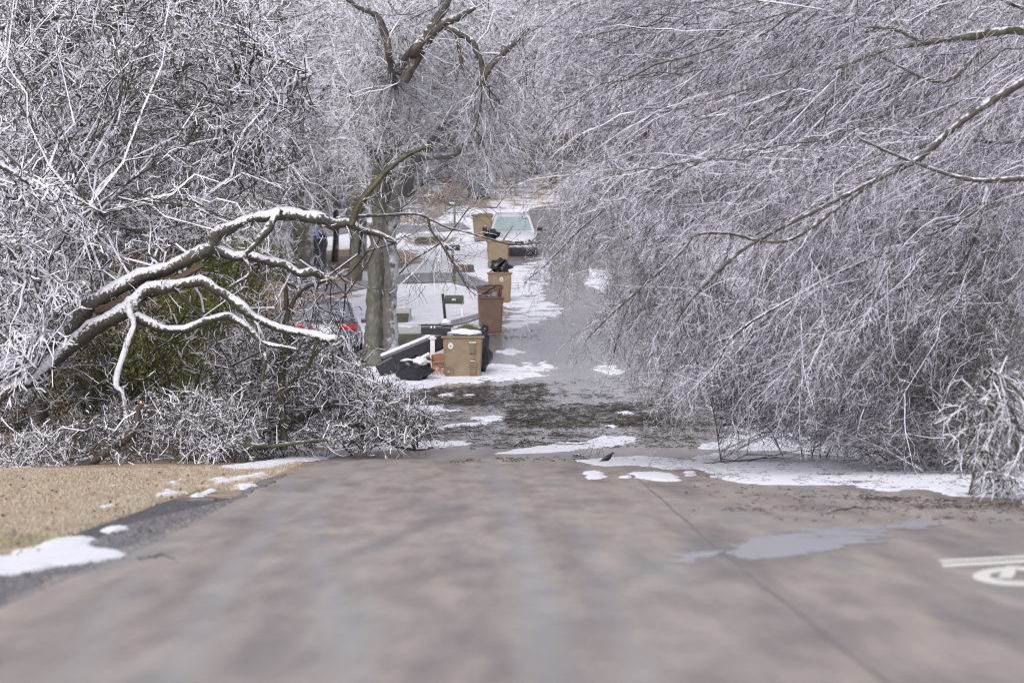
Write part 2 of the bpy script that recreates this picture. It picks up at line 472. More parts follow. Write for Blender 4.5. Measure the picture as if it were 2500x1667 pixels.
t.links.new(noise_node(t, 45, 3, g), bp.inputs['Height']); t.links.new(bp.outputs[0], b.inputs['Normal'])
tag(link('road', rm, m), kind='structure')

# ------------------------------------------------ flat things on the ground, from outlines
def densify(pts, step, jit, seed=0):
    r = np.random.default_rng(seed)
    out = []
    n = len(pts)
    for i in range(n):
        a, b_ = np.array(pts[i], float), np.array(pts[(i + 1) % n], float)
        k = max(1, int(np.linalg.norm((b_ - a) * (1, 2.5)) / step))
        for j in range(k):
            p = a + (b_ - a) * j / k
            out.append((p[0] + r.normal() * jit * 1.6, p[1] + r.normal() * jit * .45))
    return out

def sheet(bm, pts3, thick, lift=.0):
    """one patch: outline on the ground, thick slab with a softened rim"""
    P = np.array(pts3); c = P.mean(0)
    low = [bm.verts.new((p[0], p[1], gz(p[0], p[1]) + lift)) for p in P]
    if thick > 0:
        n = len(P)
        T = np.roll(P, -1, 0) - np.roll(P, 1, 0)
        area = .5 * np.sum(P[:, 0] * np.roll(P[:, 1], -1) - P[:, 1] * np.roll(P[:, 0], -1))
        Nn = np.stack([-T[:, 1], T[:, 0]], 1) * (1 if area > 0 else -1)
        Nn /= np.linalg.norm(Nn, axis=1)[:, None] + 1e-9
        k = min(thick * .8, .04)
        tp = [bm.verts.new((p[0] + q[0] * k, p[1] + q[1] * k * 2, gz(p[0], p[1]) + lift + thick)) for p, q in zip(P, Nn)]
        for i in range(n):
            j = (i + 1) % n
            bm.faces.new((low[i], low[j], tp[j], tp[i]))
        f = bm.faces.new(tp)
    else:
        f = bm.faces.new(low)
    return f

def outline_obj(name, polys, mat, thick, lift, step=14, jit=2.2, seed=0, parent=None):
    bm = bmesh.new(); fs = []
    for k, pl in enumerate(polys):
        q = densify(pl, step, jit, seed + k) if jit else densify(pl, step, 0)
        fs.append(sheet(bm, [gp(*p) for p in q], thick, lift))
    bmesh.ops.triangulate(bm, faces=fs, ngon_method='EAR_CLIP')
    bmesh.ops.recalc_face_normals(bm, faces=bm.faces)
    me = bpy.data.meshes.new(name); bm.to_mesh(me); bm.free()
    return link(name, me, mat, parent)

def inpoly(x, y, poly):
    c = np.zeros(len(x), bool); j = len(poly) - 1
    for i in range(len(poly)):
        xi, yi = poly[i]; xj, yj = poly[j]
        c ^= ((yi > y) != (yj > y)) & (x < (xj - xi) * (y - yi) / (yj - yi + 1e-9) + xi)
        j = i
    return c


def vnoise(x, y, seed, oct=4):
    """value noise on arrays"""
    out = np.zeros_like(x); amp = 1.0; tot = 0
    r = np.random.default_rng(seed)
    for o in range(oct):
        G = r.random((64, 64)); fx, fy = x * 2 ** o + 13.7 * o, y * 2 ** o + 5.1 * o
        ix, iy = np.floor(fx).astype(int), np.floor(fy).astype(int)
        u_, v_ = fx - ix, fy - iy; u_ = u_ * u_ * (3 - 2 * u_); v_ = v_ * v_ * (3 - 2 * v_)
        g_ = lambda a_, b_: G[a_ % 64, b_ % 64]
        out += amp * ((g_(ix, iy) * (1 - u_) + g_(ix + 1, iy) * u_) * (1 - v_) + (g_(ix, iy + 1) * (1 - u_) + g_(ix + 1, iy + 1) * u_) * v_)
        tot += amp; amp *= .55
    return out / tot - .5
def snow_field(name, polys, thick, rag, seed, mat=None, lift=.03):
    """lumpy sheets of snow with rims that taper onto the ground"""
    V, Q, n0 = [], [], 0
    for k, pl in enumerate(polys):
        g = np.array([gp(*p)[:2] for p in pl])
        sc = .22 if g[:, 1].mean() < 97 else .5          # patches are long in depth, so measure depth shorter
        lo, hi = g.min(0) - (.2, .2 / sc), g.max(0) + (.2, .2 / sc)
        dx = max(.022, (hi[0] - lo[0]) / 320); dy = max(.05, (hi[1] - lo[1]) / 260)
        X, Y = np.meshgrid(np.arange(lo[0], hi[0], dx), np.arange(lo[1], hi[1], dy))
        q = g * (1, sc); x, y = X.ravel(), Y.ravel() * sc
        dmin = np.full(x.shape, 1e9)
        for i in range(len(q)):
            a_, b_ = q[i], q[(i + 1) % len(q)]; e_ = b_ - a_
            t_ = np.clip(((x - a_[0]) * e_[0] + (y - a_[1]) * e_[1]) / (e_ @ e_ + 1e-9), 0, 1)
            dmin = np.minimum(dmin, np.hypot(x - a_[0] - t_ * e_[0], y - a_[1] - t_ * e_[1]))
        f = np.where(inpoly(x, y, [tuple(v) for v in q]), dmin, -dmin)
        f = f + rag * 2 * vnoise(x * 3.2 + k * 9, y * 6, seed + k, 5) + rag * .5 * vnoise(x * 13, y * 22, seed + k + 50, 3)
        if rag > .2: f = np.minimum(f, .04 + .9 * (vnoise(x * 1.6 + 3, Y.ravel() * 2.2, seed + 7, 5) + (.03 if k == 3 else .12)))
        f = f.reshape(X.shape)
        h_ = thick * (.75 * sstep(f / .10) + .9 * sstep(f / .5) * (vnoise(X * 4, Y * 2.2, seed + 3, 4) + .35))
        Z = ground_z(X, Y) + np.where(f > 0, lift + h_, min(.01, lift) if thick > .01 else lift)
        keep = f > 0
        cell = keep[:-1, :-1] | keep[1:, :-1] | keep[:-1, 1:] | keep[1:, 1:]
        idx = np.arange(X.size).reshape(X.shape) + n0
        qq = np.stack([idx[:-1, :-1], idx[:-1, 1:], idx[1:, 1:], idx[1:, :-1]], -1)[cell]
        V.append(np.stack([X, Y, Z], -1).reshape(-1, 3)); Q.append(qq); n0 += X.size
    V = np.concatenate(V); Q = np.concatenate(Q)
    us, inv = np.unique(Q, return_inverse=True)
    return link(name, np_mesh(name, V[us], inv.reshape(Q.shape), True), mat or M['snow'])

snow_polys = [
    # right hand bank of snow along the kerb
    [(1400, 1128), (1470, 1142), (1560, 1140), (1640, 1150), (1700, 1148), (1740, 1168), (1820, 1186), (1960, 1190), (2080, 1188), (2150, 1205), (2250, 1200), (2330, 1215), (2480, 1222), (2600, 1232),
     (2620, 1120), (2300, 1118), (2100, 1122), (1950, 1118), (1880, 1112), (1830, 1118), (1760, 1108), (1700, 1118), (1690, 1128), (1600, 1120), (1560, 1116), (1480, 1122)],
    [(1425, 1160), (1450, 1152), (1475, 1160), (1465, 1172), (1440, 1174)],
    [(1515, 1170), (1535, 1165), (1545, 1170), (1530, 1174)],
    [(1540, 1160), (1600, 1156), (1640, 1162), (1660, 1178), (1625, 1180), (1580, 1174), (1555, 1172)],
    [(1668, 1158), (1690, 1156), (1698, 1163), (1675, 1165)],
    [(1200, 1112), (1260, 1100), (1350, 1085), (1430, 1080), (1470, 1068), (1530, 1065), (1560, 1080), (1500, 1094), (1400, 1102), (1300, 1110)],
    [(1690, 1098), (1740, 1080), (1800, 1064), (1900, 1070), (1960, 1090), (1900, 1104), (1800, 1102)],
    [(1150, 1022), (1200, 1016), (1232, 1022), (1225, 1030), (1160, 1030)],
    [(1060, 1046), (1120, 1036), (1190, 1034), (1190, 1040), (1110, 1044), (1070, 1052)],
    [(1070, 966), (1100, 962), (1118, 965), (1100, 970), (1080, 972)],
    [(1120, 968), (1140, 964), (1156, 967), (1148, 972), (1128, 972)],
    [(1500, 1012), (1530, 1006), (1550, 1012), (1525, 1018)],
    [(1475, 1042), (1500, 1040), (1498, 1046)],
    [(1810, 1030), (1870, 1022), (1990, 1018), (2030, 1026), (1980, 1040), (1900, 1044)],
    # strip between lawn and road, left
    [(540, 1142), (640, 1130), (740, 1108), (860, 1094), (960, 1086), (1060, 1078), (1180, 1082), (1150, 1090), (1020, 1096), (900, 1106), (820, 1118), (740, 1130), (660, 1146), (580, 1150)],
    # snow patches on the lawn
    [(0, 1366), (90, 1340), (160, 1318), (235, 1320), (232, 1330), (200, 1338), (270, 1345), (318, 1352), (300, 1364), (230, 1380), (140, 1392), (80, 1406), (0, 1418), (-60, 1425), (-60, 1370)],
    [(265, 1296), (300, 1290), (306, 1298), (290, 1304), (266, 1305)],
    [(370, 1216), (400, 1200), (440, 1204), (446, 1210), (400, 1218)],
    [(340, 1220), (366, 1214), (370, 1222), (345, 1224)],
    [(462, 1214), (490, 1206), (520, 1198), (518, 1205), (480, 1216)],
    [(480, 1192), (520, 1186), (560, 1172), (640, 1158), (650, 1164), (580, 1178), (540, 1186)],
    [(406, 1182), (440, 1174), (450, 1180), (425, 1186)],
    [(260, 1238), (280, 1232), (282, 1240), (265, 1242)],
    [(255, 1192), (285, 1182), (290, 1188), (260, 1194)],
    [(510, 1176), (545, 1168), (560, 1170), (540, 1180)],
    [(570, 1192), (610, 1184), (620, 1190), (590, 1196)],
]
tag(snow_field('snow_patches', snow_polys, .036, .17, 1), 'thin patches of old white snow on lawn, kerb and road', 'snow', kind='stuff')
flat_snow = [
    [(900, 900), (930, 950), (910, 985), (960, 978), (1050, 948), (1110, 938), (1250, 930), (1330, 918), (1300, 905), (1250, 896), (1200, 888), (1140, 886), (1080, 884), (960, 880)],
    [(1280, 902), (1290, 890), (1330, 886), (1348, 896), (1330, 908), (1290, 912)],
    [(1450, 902), (1480, 888), (1500, 892), (1520, 912), (1490, 918), (1470, 914)],
    [(1235, 810), (1250, 806), (1330, 786), (1370, 768), (1360, 745), (1330, 738), (1330, 690), (1340, 670), (1330, 640), (1300, 640), (1240, 655), (1230, 700)],
    [(1220, 860), (1250, 855), (1280, 862), (1250, 870)],
    [(1430, 690), (1450, 660), (1480, 665), (1490, 690), (1470, 715)],
    [(1610, 930), (1650, 910), (1720, 925), (1670, 945)],
    [(1110, 1004), (1020, 1020), (960, 1030), (930, 1010), (960, 985), (1010, 990)],
]
tag(snow_field('slush', flat_snow, .03, .36, 2), 'ragged sheet of slushy snow at the left edge of the wet road', 'slush', kind='stuff')

def strip(name, pts, mat, lift, kind='structure', step=20, jit=.6):
    return tag(outline_obj(name, [pts], mat, 0, lift, step=step, jit=jit, seed=9), kind=kind)
M['drive'] = plain('grey_driveway', (.24, .235, .25), .55, .2, 2)
strip('driveway', [(770, 700), (900, 686), (1010, 668), (1130, 668), (1215, 700), (1200, 720), (1100, 690), (960, 694), (780, 724)], M['drive'], .03)
strip('driveway', [(1060, 795), (1150, 772), (1185, 760), (1200, 770), (1140, 788), (1070, 805)], M['drive'], .03)
strip('driveway', [(790, 560), (900, 545), (1020, 552), (1130, 545), (1150, 560), (1030, 572), (900, 562), (790, 580)], M['drive'], .03)
strip('driveway', [(690, 1030), (700, 900), (760, 860), (860, 840), (880, 850), (820, 880), (760, 950)], M['drive'], .03)
mp_, t, b = newmat('puddle_water')
b.inputs['Base Color'].default_value = (.36, .36, .38, 1); b.inputs['Roughness'].default_value = .32; b.inputs['IOR'].default_value = 1.5  # pale base stands in for sky reflected in the water
b.inputs['Specular IOR Level'].default_value = .8
tag(snow_field('puddle', [[(1762, 1354), (1800, 1340), (1870, 1318), (1960, 1300), (2060, 1292), (2160, 1292), (2178, 1304), (2120, 1330), (2060, 1345), (1980, 1362), (1900, 1372), (1830, 1374), (1780, 1366)], [(1640, 1378), (1700, 1356), (1760, 1352), (1740, 1366), (1690, 1380)], [(2140, 1300), (2240, 1280), (2300, 1284), (2200, 1304)]], .0015, .22, 9, mp_, .034), kind='structure')
# road marking: lower left corner of a bicycle symbol
ring_o = [(2508 + 134 * math.cos(a), 1416 - 25 * math.sin(a)) for a in np.linspace(0, 2 * math.pi, 48, endpoint=False)]
ring_i = [(2508 + 92 * math.cos(a), 1415 - 13.5 * math.sin(a)) for a in np.linspace(0, 2 * math.pi, 48, endpoint=False)]
bm = bmesh.new()
A = [bm.verts.new(gp(*p) + (0, 0, .036)) for p in ring_o]; B = [bm.verts.new(gp(*p) + (0, 0, .036)) for p in ring_i]
for i in range(48): bm.faces.new((A[i], A[(i + 1) % 48], B[(i + 1) % 48], B[i]))
for pl, up in ([(2434, 1422), (2458, 1391), (2492, 1392), (2470, 1424)], .04), ([(2288, 1376), (2500, 1364), (2700, 1354), (2700, 1359), (2500, 1370), (2300, 1382)], .036), ([(2296, 1385), (2500, 1374), (2700, 1362), (2700, 1369), (2500, 1383), (2304, 1394)], .036), ([(2480, 1400), (2600, 1396), (2600, 1401), (2480, 1405)], .04):
    bm.faces.new([bm.verts.new(gp(*p) + (0, 0, up)) for p in pl])
bmesh.ops.recalc_face_normals(bm, faces=bm.faces)
me = bpy.data.meshes.new('bicycle_marking'); bm.to_mesh(me); bm.free()
tag(link('bicycle_marking', me, M['paint']), 'white painted bicycle symbol on asphalt at the right edge', 'road marking')
bm = bmesh.new()
prev = None
for y in np.arange(16, 74, 1.0):
    x = 2.05 + .03 * math.sin(y * .12) + .008 * math.sin(y * .7); hw = .014 + .008 * math.sin(y * 2)
    cur = [bm.verts.new((x - hw, y, gz(x, y) + .034)), bm.verts.new((x + hw, y, gz(x, y) + .034))]
    if prev: bm.faces.new((prev[0], prev[1], cur[1], cur[0]))
    prev = cur
me = bpy.data.meshes.new('road_seam'); bm.to_mesh(me); bm.free()
tag(link('road_seam', me, M['seam']), kind='structure')

# ---------------------------------------------------------------- branch generator
def norm(v): return v / (np.linalg.norm(v, axis=-1, keepdims=True) + 1e-9)

class Tubes:
    def __init__(s, sides=3): s.V, s.Q, s.n, s.k = [], [], 0, sides
    def add(s, P, Rr):
        M_, n, _ = P.shape
        if M_ == 0: return s
        k = s.k
        T = norm(np.gradient(P, axis=1))
        ref = norm(rng.normal(size=(M_, 1, 3)))
        U = norm(np.cross(T, ref)); W = np.cross(T, U)
        a = np.arange(k) * 2 * math.pi / k
        ring = P[:, :, None, :] + Rr[:, :, None, None] * (U[:, :, None, :] * np.cos(a)[None, None, :, None] + W[:, :, None, :] * np.sin(a)[None, None, :, None])
        idx = np.arange(M_ * n * k).reshape(M_, n, k) + s.n
        a0, a1 = idx[:, :-1], idx[:, 1:]
        Q = np.stack([a0, np.roll(a0, -1, 2), np.roll(a1, -1, 2), a1], -1).reshape(-1, 4)
        s.V.append(ring.reshape(-1, 3)); s.Q.append(Q); s.n += M_ * n * k
        return s
    def build(s, name, mat, parent=None, smooth=False):
        me = np_mesh(name, np.concatenate(s.V) - (np.array(parent.location) if parent else 0), np.concatenate(s.Q), smooth)
        return link(name, me, mat, parent)

def spline(pts, n):
    """Catmull-Rom through (px,py,d,width_px) -> P (n,3), R (n)"""
    Wd = np.array([at(p[0], p[1], p[2]) for p in pts]); r = np.array([p[3] / 2 * p[2] / F for p in pts])
    A = np.vstack([2 * Wd[0] - Wd[1], Wd, 2 * Wd[-1] - Wd[-2]])
    tt = np.linspace(0, len(Wd) - 1 - 1e-6, n)
    i = tt.astype(int); f = (tt - i)[:, None]
    p0, p1, p2, p3 = A[i], A[i + 1], A[i + 2], A[i + 3]
    P = .5 * (2 * p1 + (p2 - p0) * f + (2 * p0 - 5 * p1 + 4 * p2 - p3) * f ** 2 + (3 * p1 - p0 - 3 * p2 + p3) * f ** 3)
    return P, np.interp(tt, np.arange(len(Wd)), r)

def limb(parent, name, pts, mat, rough=.05, sides=10, cut=False, n=None):
    n = n or len(pts) * 7
    P, r = spline(pts, n)
    lr_ = np.random.default_rng(abs(len(name) + int(pts[0][0])))
    kk = max(3, n // 4)
    low = lambda: np.interp(np.linspace(0, 1, n), np.linspace(0, 1, kk), lr_.normal(size=kk))
    r = r * (1 + rough * .8 * low())
    P = P + np.stack([low(), low(), low()], 1) * (r[:, None] * rough * 2.2)
    T = Tubes(sides); T.add(P[None], r[None])
    vv = T.V[0].reshape(n, sides, 3); T.V[0] = (P[:, None] + (vv - P[:, None]) * (1 + .09 * lr_.normal(size=(n, sides, 1)))).reshape(-1, 3)
    # cap
    o = T.build(name, mat, parent, True)
    if cut:
        e, d_ = P[-1], norm((P[-1] - P[-3])[None])[0]
        c = BM().cyl(e - d_ * .01 - np.array(parent.location), e + d_ * .035 - np.array(parent.location), r[-1] * .97, r[-1] * .7, 9)
        c.build('cut_end', M['cut'], o)
    return P, r

def sprout(P, Rr, m, L, ang=(30, 75), n=4, wander=.25, grav=0.0, r=(.012, .018), tmin=.15, bias=None, bw=0.0, taper=.45, snapr=None):
    """m side shoots spread over all the given polylines"""
    seg = np.linalg.norm(P[:, 1:] - P[:, :-1], axis=-1).sum(1)
    w_ = seg / seg.sum()
    i = rng.choice(len(P), m, p=w_)
    tt = tmin + (1 - tmin) * rng.random(m)
    f = tt * (P.shape[1] - 1) * .9999; k = f.astype(int); f = (f - k)[:, None]
    A, B = P[i, k], P[i, k + 1]
    S = A + (B - A) * f
    T = norm(B - A)
    q = norm(np.cross(T, norm(rng.normal(size=(m, 3)))))
    an = np.radians(rng.uniform(*ang, m))[:, None]
    D = np.cos(an) * T + np.sin(an) * q
    if bias is not None: D = norm(D + bw * np.array(bias))
    ln = rng.uniform(*L, m) * (.6 + .6 * (1 - tt))
    out = [S]; p = S
    for s_ in range(n - 1):
        p = p + D * (ln / (n - 1))[:, None]
        out.append(p)
        D = norm(D + wander * rng.normal(size=(m, 3)) + np.array([0, 0, -grav]))
    PP = np.stack(out, 1)
    r0 = rng.uniform(*r, m) * TH
    RR = r0[:, None] * np.linspace(1, taper, n)[None]
    return PP, RR

def stack(*L, n=24):
    """limbs resampled to the same number of points"""
    t_ = np.linspace(0, 1, n)
    return np.stack([np.stack([np.interp(t_, np.linspace(0, 1, len(l[0])), l[0][:, k]) for k in range(3)], 1) for l in L])
def dress(L, m, mz, ln=(.3, 1.1), r=(.010, .016), grav=.1, ang=(25, 75), wander=.22):
    """short side twigs along the limbs themselves"""
    A = sprout(stack(*L), None, m, ln, ang, 6, wander, grav, r, tmin=.05)
    B = sprout(A[0], None, mz, (.08, .35), (25, 80), 3, .28, grav, (r[0] * .8, r[1] * .8), tmin=.05, taper=.6)
    return [A, B]

def inpoly(x, y, poly):
    c = np.zeros(len(x), bool); j = len(poly) - 1
    for i in range(len(poly)):
        xi, yi = poly[i]; xj, yj = poly[j]
        c ^= ((yi > y) != (yj > y)) & (x < (xj - xi) * (y - yi) / (yj - yi + 1e-9) + xi)
        j = i
    return c

def sample_poly(poly, n, dens=None):
    P = np.array(poly); lo, hi = P.min(0), P.max(0)
    X = np.empty(0); Y = np.empty(0)
    while len(X) < n:
        x = rng.uniform(lo[0], hi[0], n * 3); y = rng.uniform(lo[1], hi[1], n * 3)
        k = inpoly(x, y, poly)
        if dens is not None: k &= rng.random(len(x)) < dens(x, y)
        X = np.append(X, x[k]); Y = np.append(Y, y[k])
    return X[:n], Y[:n]

def reach(src, poly, dr, n, npts=7, offset=(0, 0, 0), off_l=(1.5, 3.5), arch=.12, wander=.05, r=(.02, .035), taper=.3, dens=None, spread=.6, loose=0.0):
    """n branches that run from points of the limbs (src, (k,3)) to targets spread through the crown's volume"""
    x, y = sample_poly(poly, n, dens)
    d = rng.uniform(*dr, n)
    T = np.stack([(x - 1250) / F * d, d, EYE + (HZ - y) / F * d], 1)
    off = np.array(offset, float)
    want = T + norm((off if off.any() else np.array([0, 0, .01])) + rng.normal(size=(n, 3)) * spread * .5) * rng.uniform(*off_l, n)[:, None]
    S = np.empty_like(T)
    for a in range(0, n, 500):
        D = np.linalg.norm(want[a:a + 500, None] - src[None], axis=-1) + rng.random((min(500, n - a), len(src))) * spread
        S[a:a + 500] = src[D.argmin(1)]
    S = S + (want - S) * loose * rng.random((n, 1)) ** .5
    ln = np.linalg.norm(T - S, axis=1)
    # far targets start on the way rather than at the limb
    u = np.linspace(0, 1, npts)[None, :, None]
    mid = (S + T) / 2 + np.array([0, 0, 1]) * (arch * ln)[:, None] + rng.normal(size=T.shape) * (wander * ln)[:, None]
    P = (1 - u) ** 2 * S[:, None] + 2 * u * (1 - u) * mid[:, None] + u ** 2 * T[:, None]
    P[:, 1:-1] += rng.normal(size=P[:, 1:-1].shape) * (wander * ln)[:, None, None] * .22
    r0 = rng.uniform(*r, n) * np.clip(ln / 2, .6, 1.6) * (.35 + .65 * TH)
    prof = np.linspace(1, taper, npts)
    if loose: prof[0] *= .25; prof[1] *= .7
    return P, r0[:, None] * prof[None]

def part_mix(parent, batches, mats, names, split):
    """share shoots out between an iced and a bare twig part"""
    T = [Tubes(3) for _ in mats]
    for P, Rr in batches:
        c = rng.random(len(P))
        lo = 0
        for k, s_ in enumerate(split):
            sel = (c >= lo) & (c < lo + s_); lo += s_
            T[k].add(P[sel], Rr[sel])
    for k, TT in enumerate(T):
        if TT.n: TT.build(names[k], mats[k], parent)

DENS = 1.0
TH = 1.0
def K(n): return int(n * DENS)
# ================================================================ TREES
# ---- the torn, fallen tree on the left
TH = .85
ft = empty('fallen_tree', gp(150, 1120), 'fallen tree with torn snow covered limbs arching over the left lawn', 'fallen tree')
srcL = []
A_ = limb(ft, 'limb', [(-90, 1000, 82.5, 17.2), (-20, 930, 82.5, 24.1), (40, 880, 82.5, 45.4), (170, 792, 82.5, 42.7), (260, 722, 82.5, 41.3), (400, 655, 82.5, 38.5), (500, 605, 82.5, 34.4), (545, 562, 82.5, 30.3), (610, 538, 82.5, 26.1), (680, 520, 82.5, 27.5), (760, 530, 82.5, 27.5), (830, 546, 82.5, 23.4), (900, 562, 82.5, 20.6), (968, 592, 82.5, 13.8)], M['limb'], .16)
tag(bpy.data.objects['limb'], 'thick limb with torn brown wood on its underside')
P, r = spline([(235, 742, 82.5, 20.6), (300, 722, 82.5, 30.3), (400, 682, 82.5, 27.5), (500, 628, 82.5, 12.4)], 24)
Tubes(7).add((P - [0, .16, .16])[None], (r * (1 + .25 * (rng.random(24) - .5)))[None]).build('torn_wood', M['split'], bpy.data.objects['limb'] if False else ft)
A2 = limb(ft, 'limb', [(520, 608, 82.5, 24.0), (600, 626, 82.5, 22.4), (680, 640, 82.5, 24.0), (740, 664, 82.5, 20.8), (786, 674, 82.5, 17.6)], M['limb'], .2)
B_ = limb(ft, 'limb', [(-60, 1010, 82, 15.8), (20, 950, 82, 21.1), (90, 900, 82, 35.2), (230, 800, 82, 35.2), (310, 744, 82, 36.6), (360, 712, 82, 35.2), (420, 696, 82, 29.6), (500, 696, 82, 28.2), (560, 726, 82, 25.3), (610, 768, 82, 28.2), (680, 800, 82, 23.9), (760, 816, 82, 21.1), (822, 826, 82, 18.3)], M['limb'], .16, cut=True)
C_ = limb(ft, 'limb', [(322, 762, 82, 27.2), (400, 796, 82, 27.2), (480, 792, 82, 22.4), (560, 776, 82, 19.2), (600, 800, 82, 12.8), (650, 838, 82, 12.8), (720, 852, 82, 8.0)], M['limb'], .2)
D_ = limb(ft, 'branch', [(312, 742, 81.6, 16.0), (326, 790, 81.6, 15.0), (306, 850, 81.6, 13.0), (284, 930, 81.6, 14.0), (300, 962, 81.6, 10.0), (312, 1050, 81.6, 11.2)], M['ice_l'], .15)
E_ = limb(ft, 'branch', [(858, 550, 82, 17.6), (878, 500, 82, 17.6), (930, 430, 82, 14.4), (985, 386, 82, 12.0), (1040, 356, 82, 11.2)], M['olive'], .08, cut=True)
F_ = limb(ft, 'branch', [(684, 512, 82, 17.6), (655, 555, 82, 20.8), (628, 590, 82, 16.0), (600, 626, 82, 12.8), (608, 670, 82, 9.6), (560, 700, 82, 8.0)], M['limb'], .15)
G_ = limb(ft, 'branch', [(820, 532, 82.5, 8.0), (930, 526, 82.5, 7.0), (1032, 527, 82.5, 6.5), (1052, 560, 82.5, 6.0), (1080, 600, 82.5, 5.5), (1112, 652, 82.5, 5.0), (1140, 700, 82.5, 3.0), (1162, 722, 82.5, 2.5)], M['bare'], .1, 6)
G2 = limb(ft, 'branch', [(1032, 527, 82.5, 6.0), (1090, 554, 82.5, 5.0), (1150, 570, 82.5, 4.0), (1250, 596, 82.5, 5.0), (1330, 590, 82.5, 3.0)], M['bare'], .1, 6)
H_ = limb(ft, 'branch', [(620, 770, 82, 14.4), (640, 830, 82, 11.2), (645, 880, 82, 9.6), (640, 930, 82, 8.0)], M['limb'], .15)
I_ = limb(ft, 'branch', [(410, 690, 82.5, 11.2), (450, 730, 82.5, 10.4), (500, 780, 82.5, 8.0)], M['olive'], .1, 6)
gsrc = lambda *L: np.concatenate([l[0] for l in L])
bat = []
# thin dark twigs across the gap over the road
X, Xr = sprout(np.stack([spline([(820, 532, 86, 4), (1032, 527, 86, 4), (1080, 600, 86, 4), (1162, 722, 86, 4)], 8)[0], spline([(1032, 527, 86, 4), (1150, 570, 86, 4), (1250, 596, 86, 4), (1330, 590, 86, 3)], 8)[0], spline([(900, 562, 86, 4), (968, 592, 86, 4), (1010, 640, 86, 3), (1040, 700, 86, 3)], 8)[0]]), None, 70, (.5, 1.6), (25, 70), 7, .2, .12, (.006, .011))
X2, X2r = sprout(X, None, 260, (.15, .6), (30, 70), 4, .2, .05, (.004, .007))
part_mix(ft, [(X, Xr), (X2, X2r)], [M['bare'], M['ice_l']], ['bare_twigs', 'iced_twigs'], [.78, .22])
src = gsrc(A_, A2, B_, C_, D_, F_, H_, I_)
fpoly = [(0, 420), (400, 430), (700, 560), (820, 700), (900, 800), (850, 960), (700, 1000), (300, 1000), (0, 1000)]
def dF(x, y):
    k = np.ones(len(x)); k[(x > 120) & (x < 600) & (y > 600)] = .2; k[(x > 580) & (x < 920) & (y > 480)] = .15; return k
X, Xr = reach(src, fpoly, (84, 90), K(150), 7, r=(.014, .024), wander=.12, arch=0, dens=dF)
Y, Yr = sprout(X, None, K(1100), (.25, .8), (25, 80), 5, .35, .02, (.010, .017))
Z, Zr = sprout(Y, None, K(2600), (.08, .3), (30, 80), 3, .3, .02, (.010, .016), taper=.7)
part_mix(ft, [(X, Xr), (Y, Yr), (Z, Zr)] + dress([A_, A2, B_, C_, F_, H_, E_, D_], 130, 420, (.15, .8), (.008, .013), .05), [M['ice_l'], M['bare'], M['brush']], ['iced_twigs', 'bare_twigs', 'twigs'], [.55, .25, .2])

# ---- the heap of broken brush under it
def pile(name, label, cat, base, stems, poly, dr, nb, ny, nz, mats, split, grp=None, rr=(.012, .022), dens=None, flat=.3):
    e = empty(name, base, label, cat, grp)
    src = []
    for s_ in stems:
        P, r_ = limb(e, 'stem', s_[0], s_[1], .1, 8, cut=s_[2] if len(s_) > 2 else False)
        src.append(P)
    src = np.concatenate(src)
    X, Xr = reach(src, poly, dr, K(nb), 8, r=rr, wander=.16, arch=.05, dens=dens, off_l=(.3, 2.0), spread=1.0)
    Y, Yr = sprout(X, None, K(ny), (.25, .85), (25, 85), 5, .4, .03, (rr[0] * .7, rr[1] * .8), dens and .15 or .15)
    Z, Zr = sprout(Y, None, K(nz), (.07, .28), (30, 85), 3, .35, 0, (rr[0] * .7, rr[1] * .72), taper=.7)
    part_mix(e, [(X, Xr), (Y, Yr), (Z, Zr)], mats, ['iced_twigs', 'bare_twigs', 'twigs'], split)
    return e
def keep_above(x, y): return np.ones(len(x))
pile('brush_pile', 'low heap of broken icy branches on the snow at the far left', 'brush', gp(250, 1130),
     [([(195, 1148, 80, 26), (270, 1096, 80, 24), (318, 1058, 80, 24), (334, 1020, 80, 18), (344, 985, 80, 14)], M['bare'], True),
      ([(100, 1130, 82, 12), (260, 1142, 82, 16), (420, 1124, 82, 16), (560, 1096, 82, 12), (650, 1085, 82, 10)], M['olive']),
      ([(0, 1085, 84, 10), (150, 1060, 84, 14), (240, 1040, 84, 14), (330, 1000, 84, 10)], M['limb']),
      ([(-40, 1150, 80, 8), (120, 1140, 80, 10), (300, 1155, 80, 10), (480, 1145, 80, 7)], M['bare'])],
     [(-30, 1030), (250, 1010), (420, 980), (620, 960), (640, 1120), (520, 1150), (300, 1160), (100, 1160), (-30, 1150)], (79, 86), 230, 1500, 3400, [M['ice_l'], M['bare'], M['brush']], [.42, .33, .25])
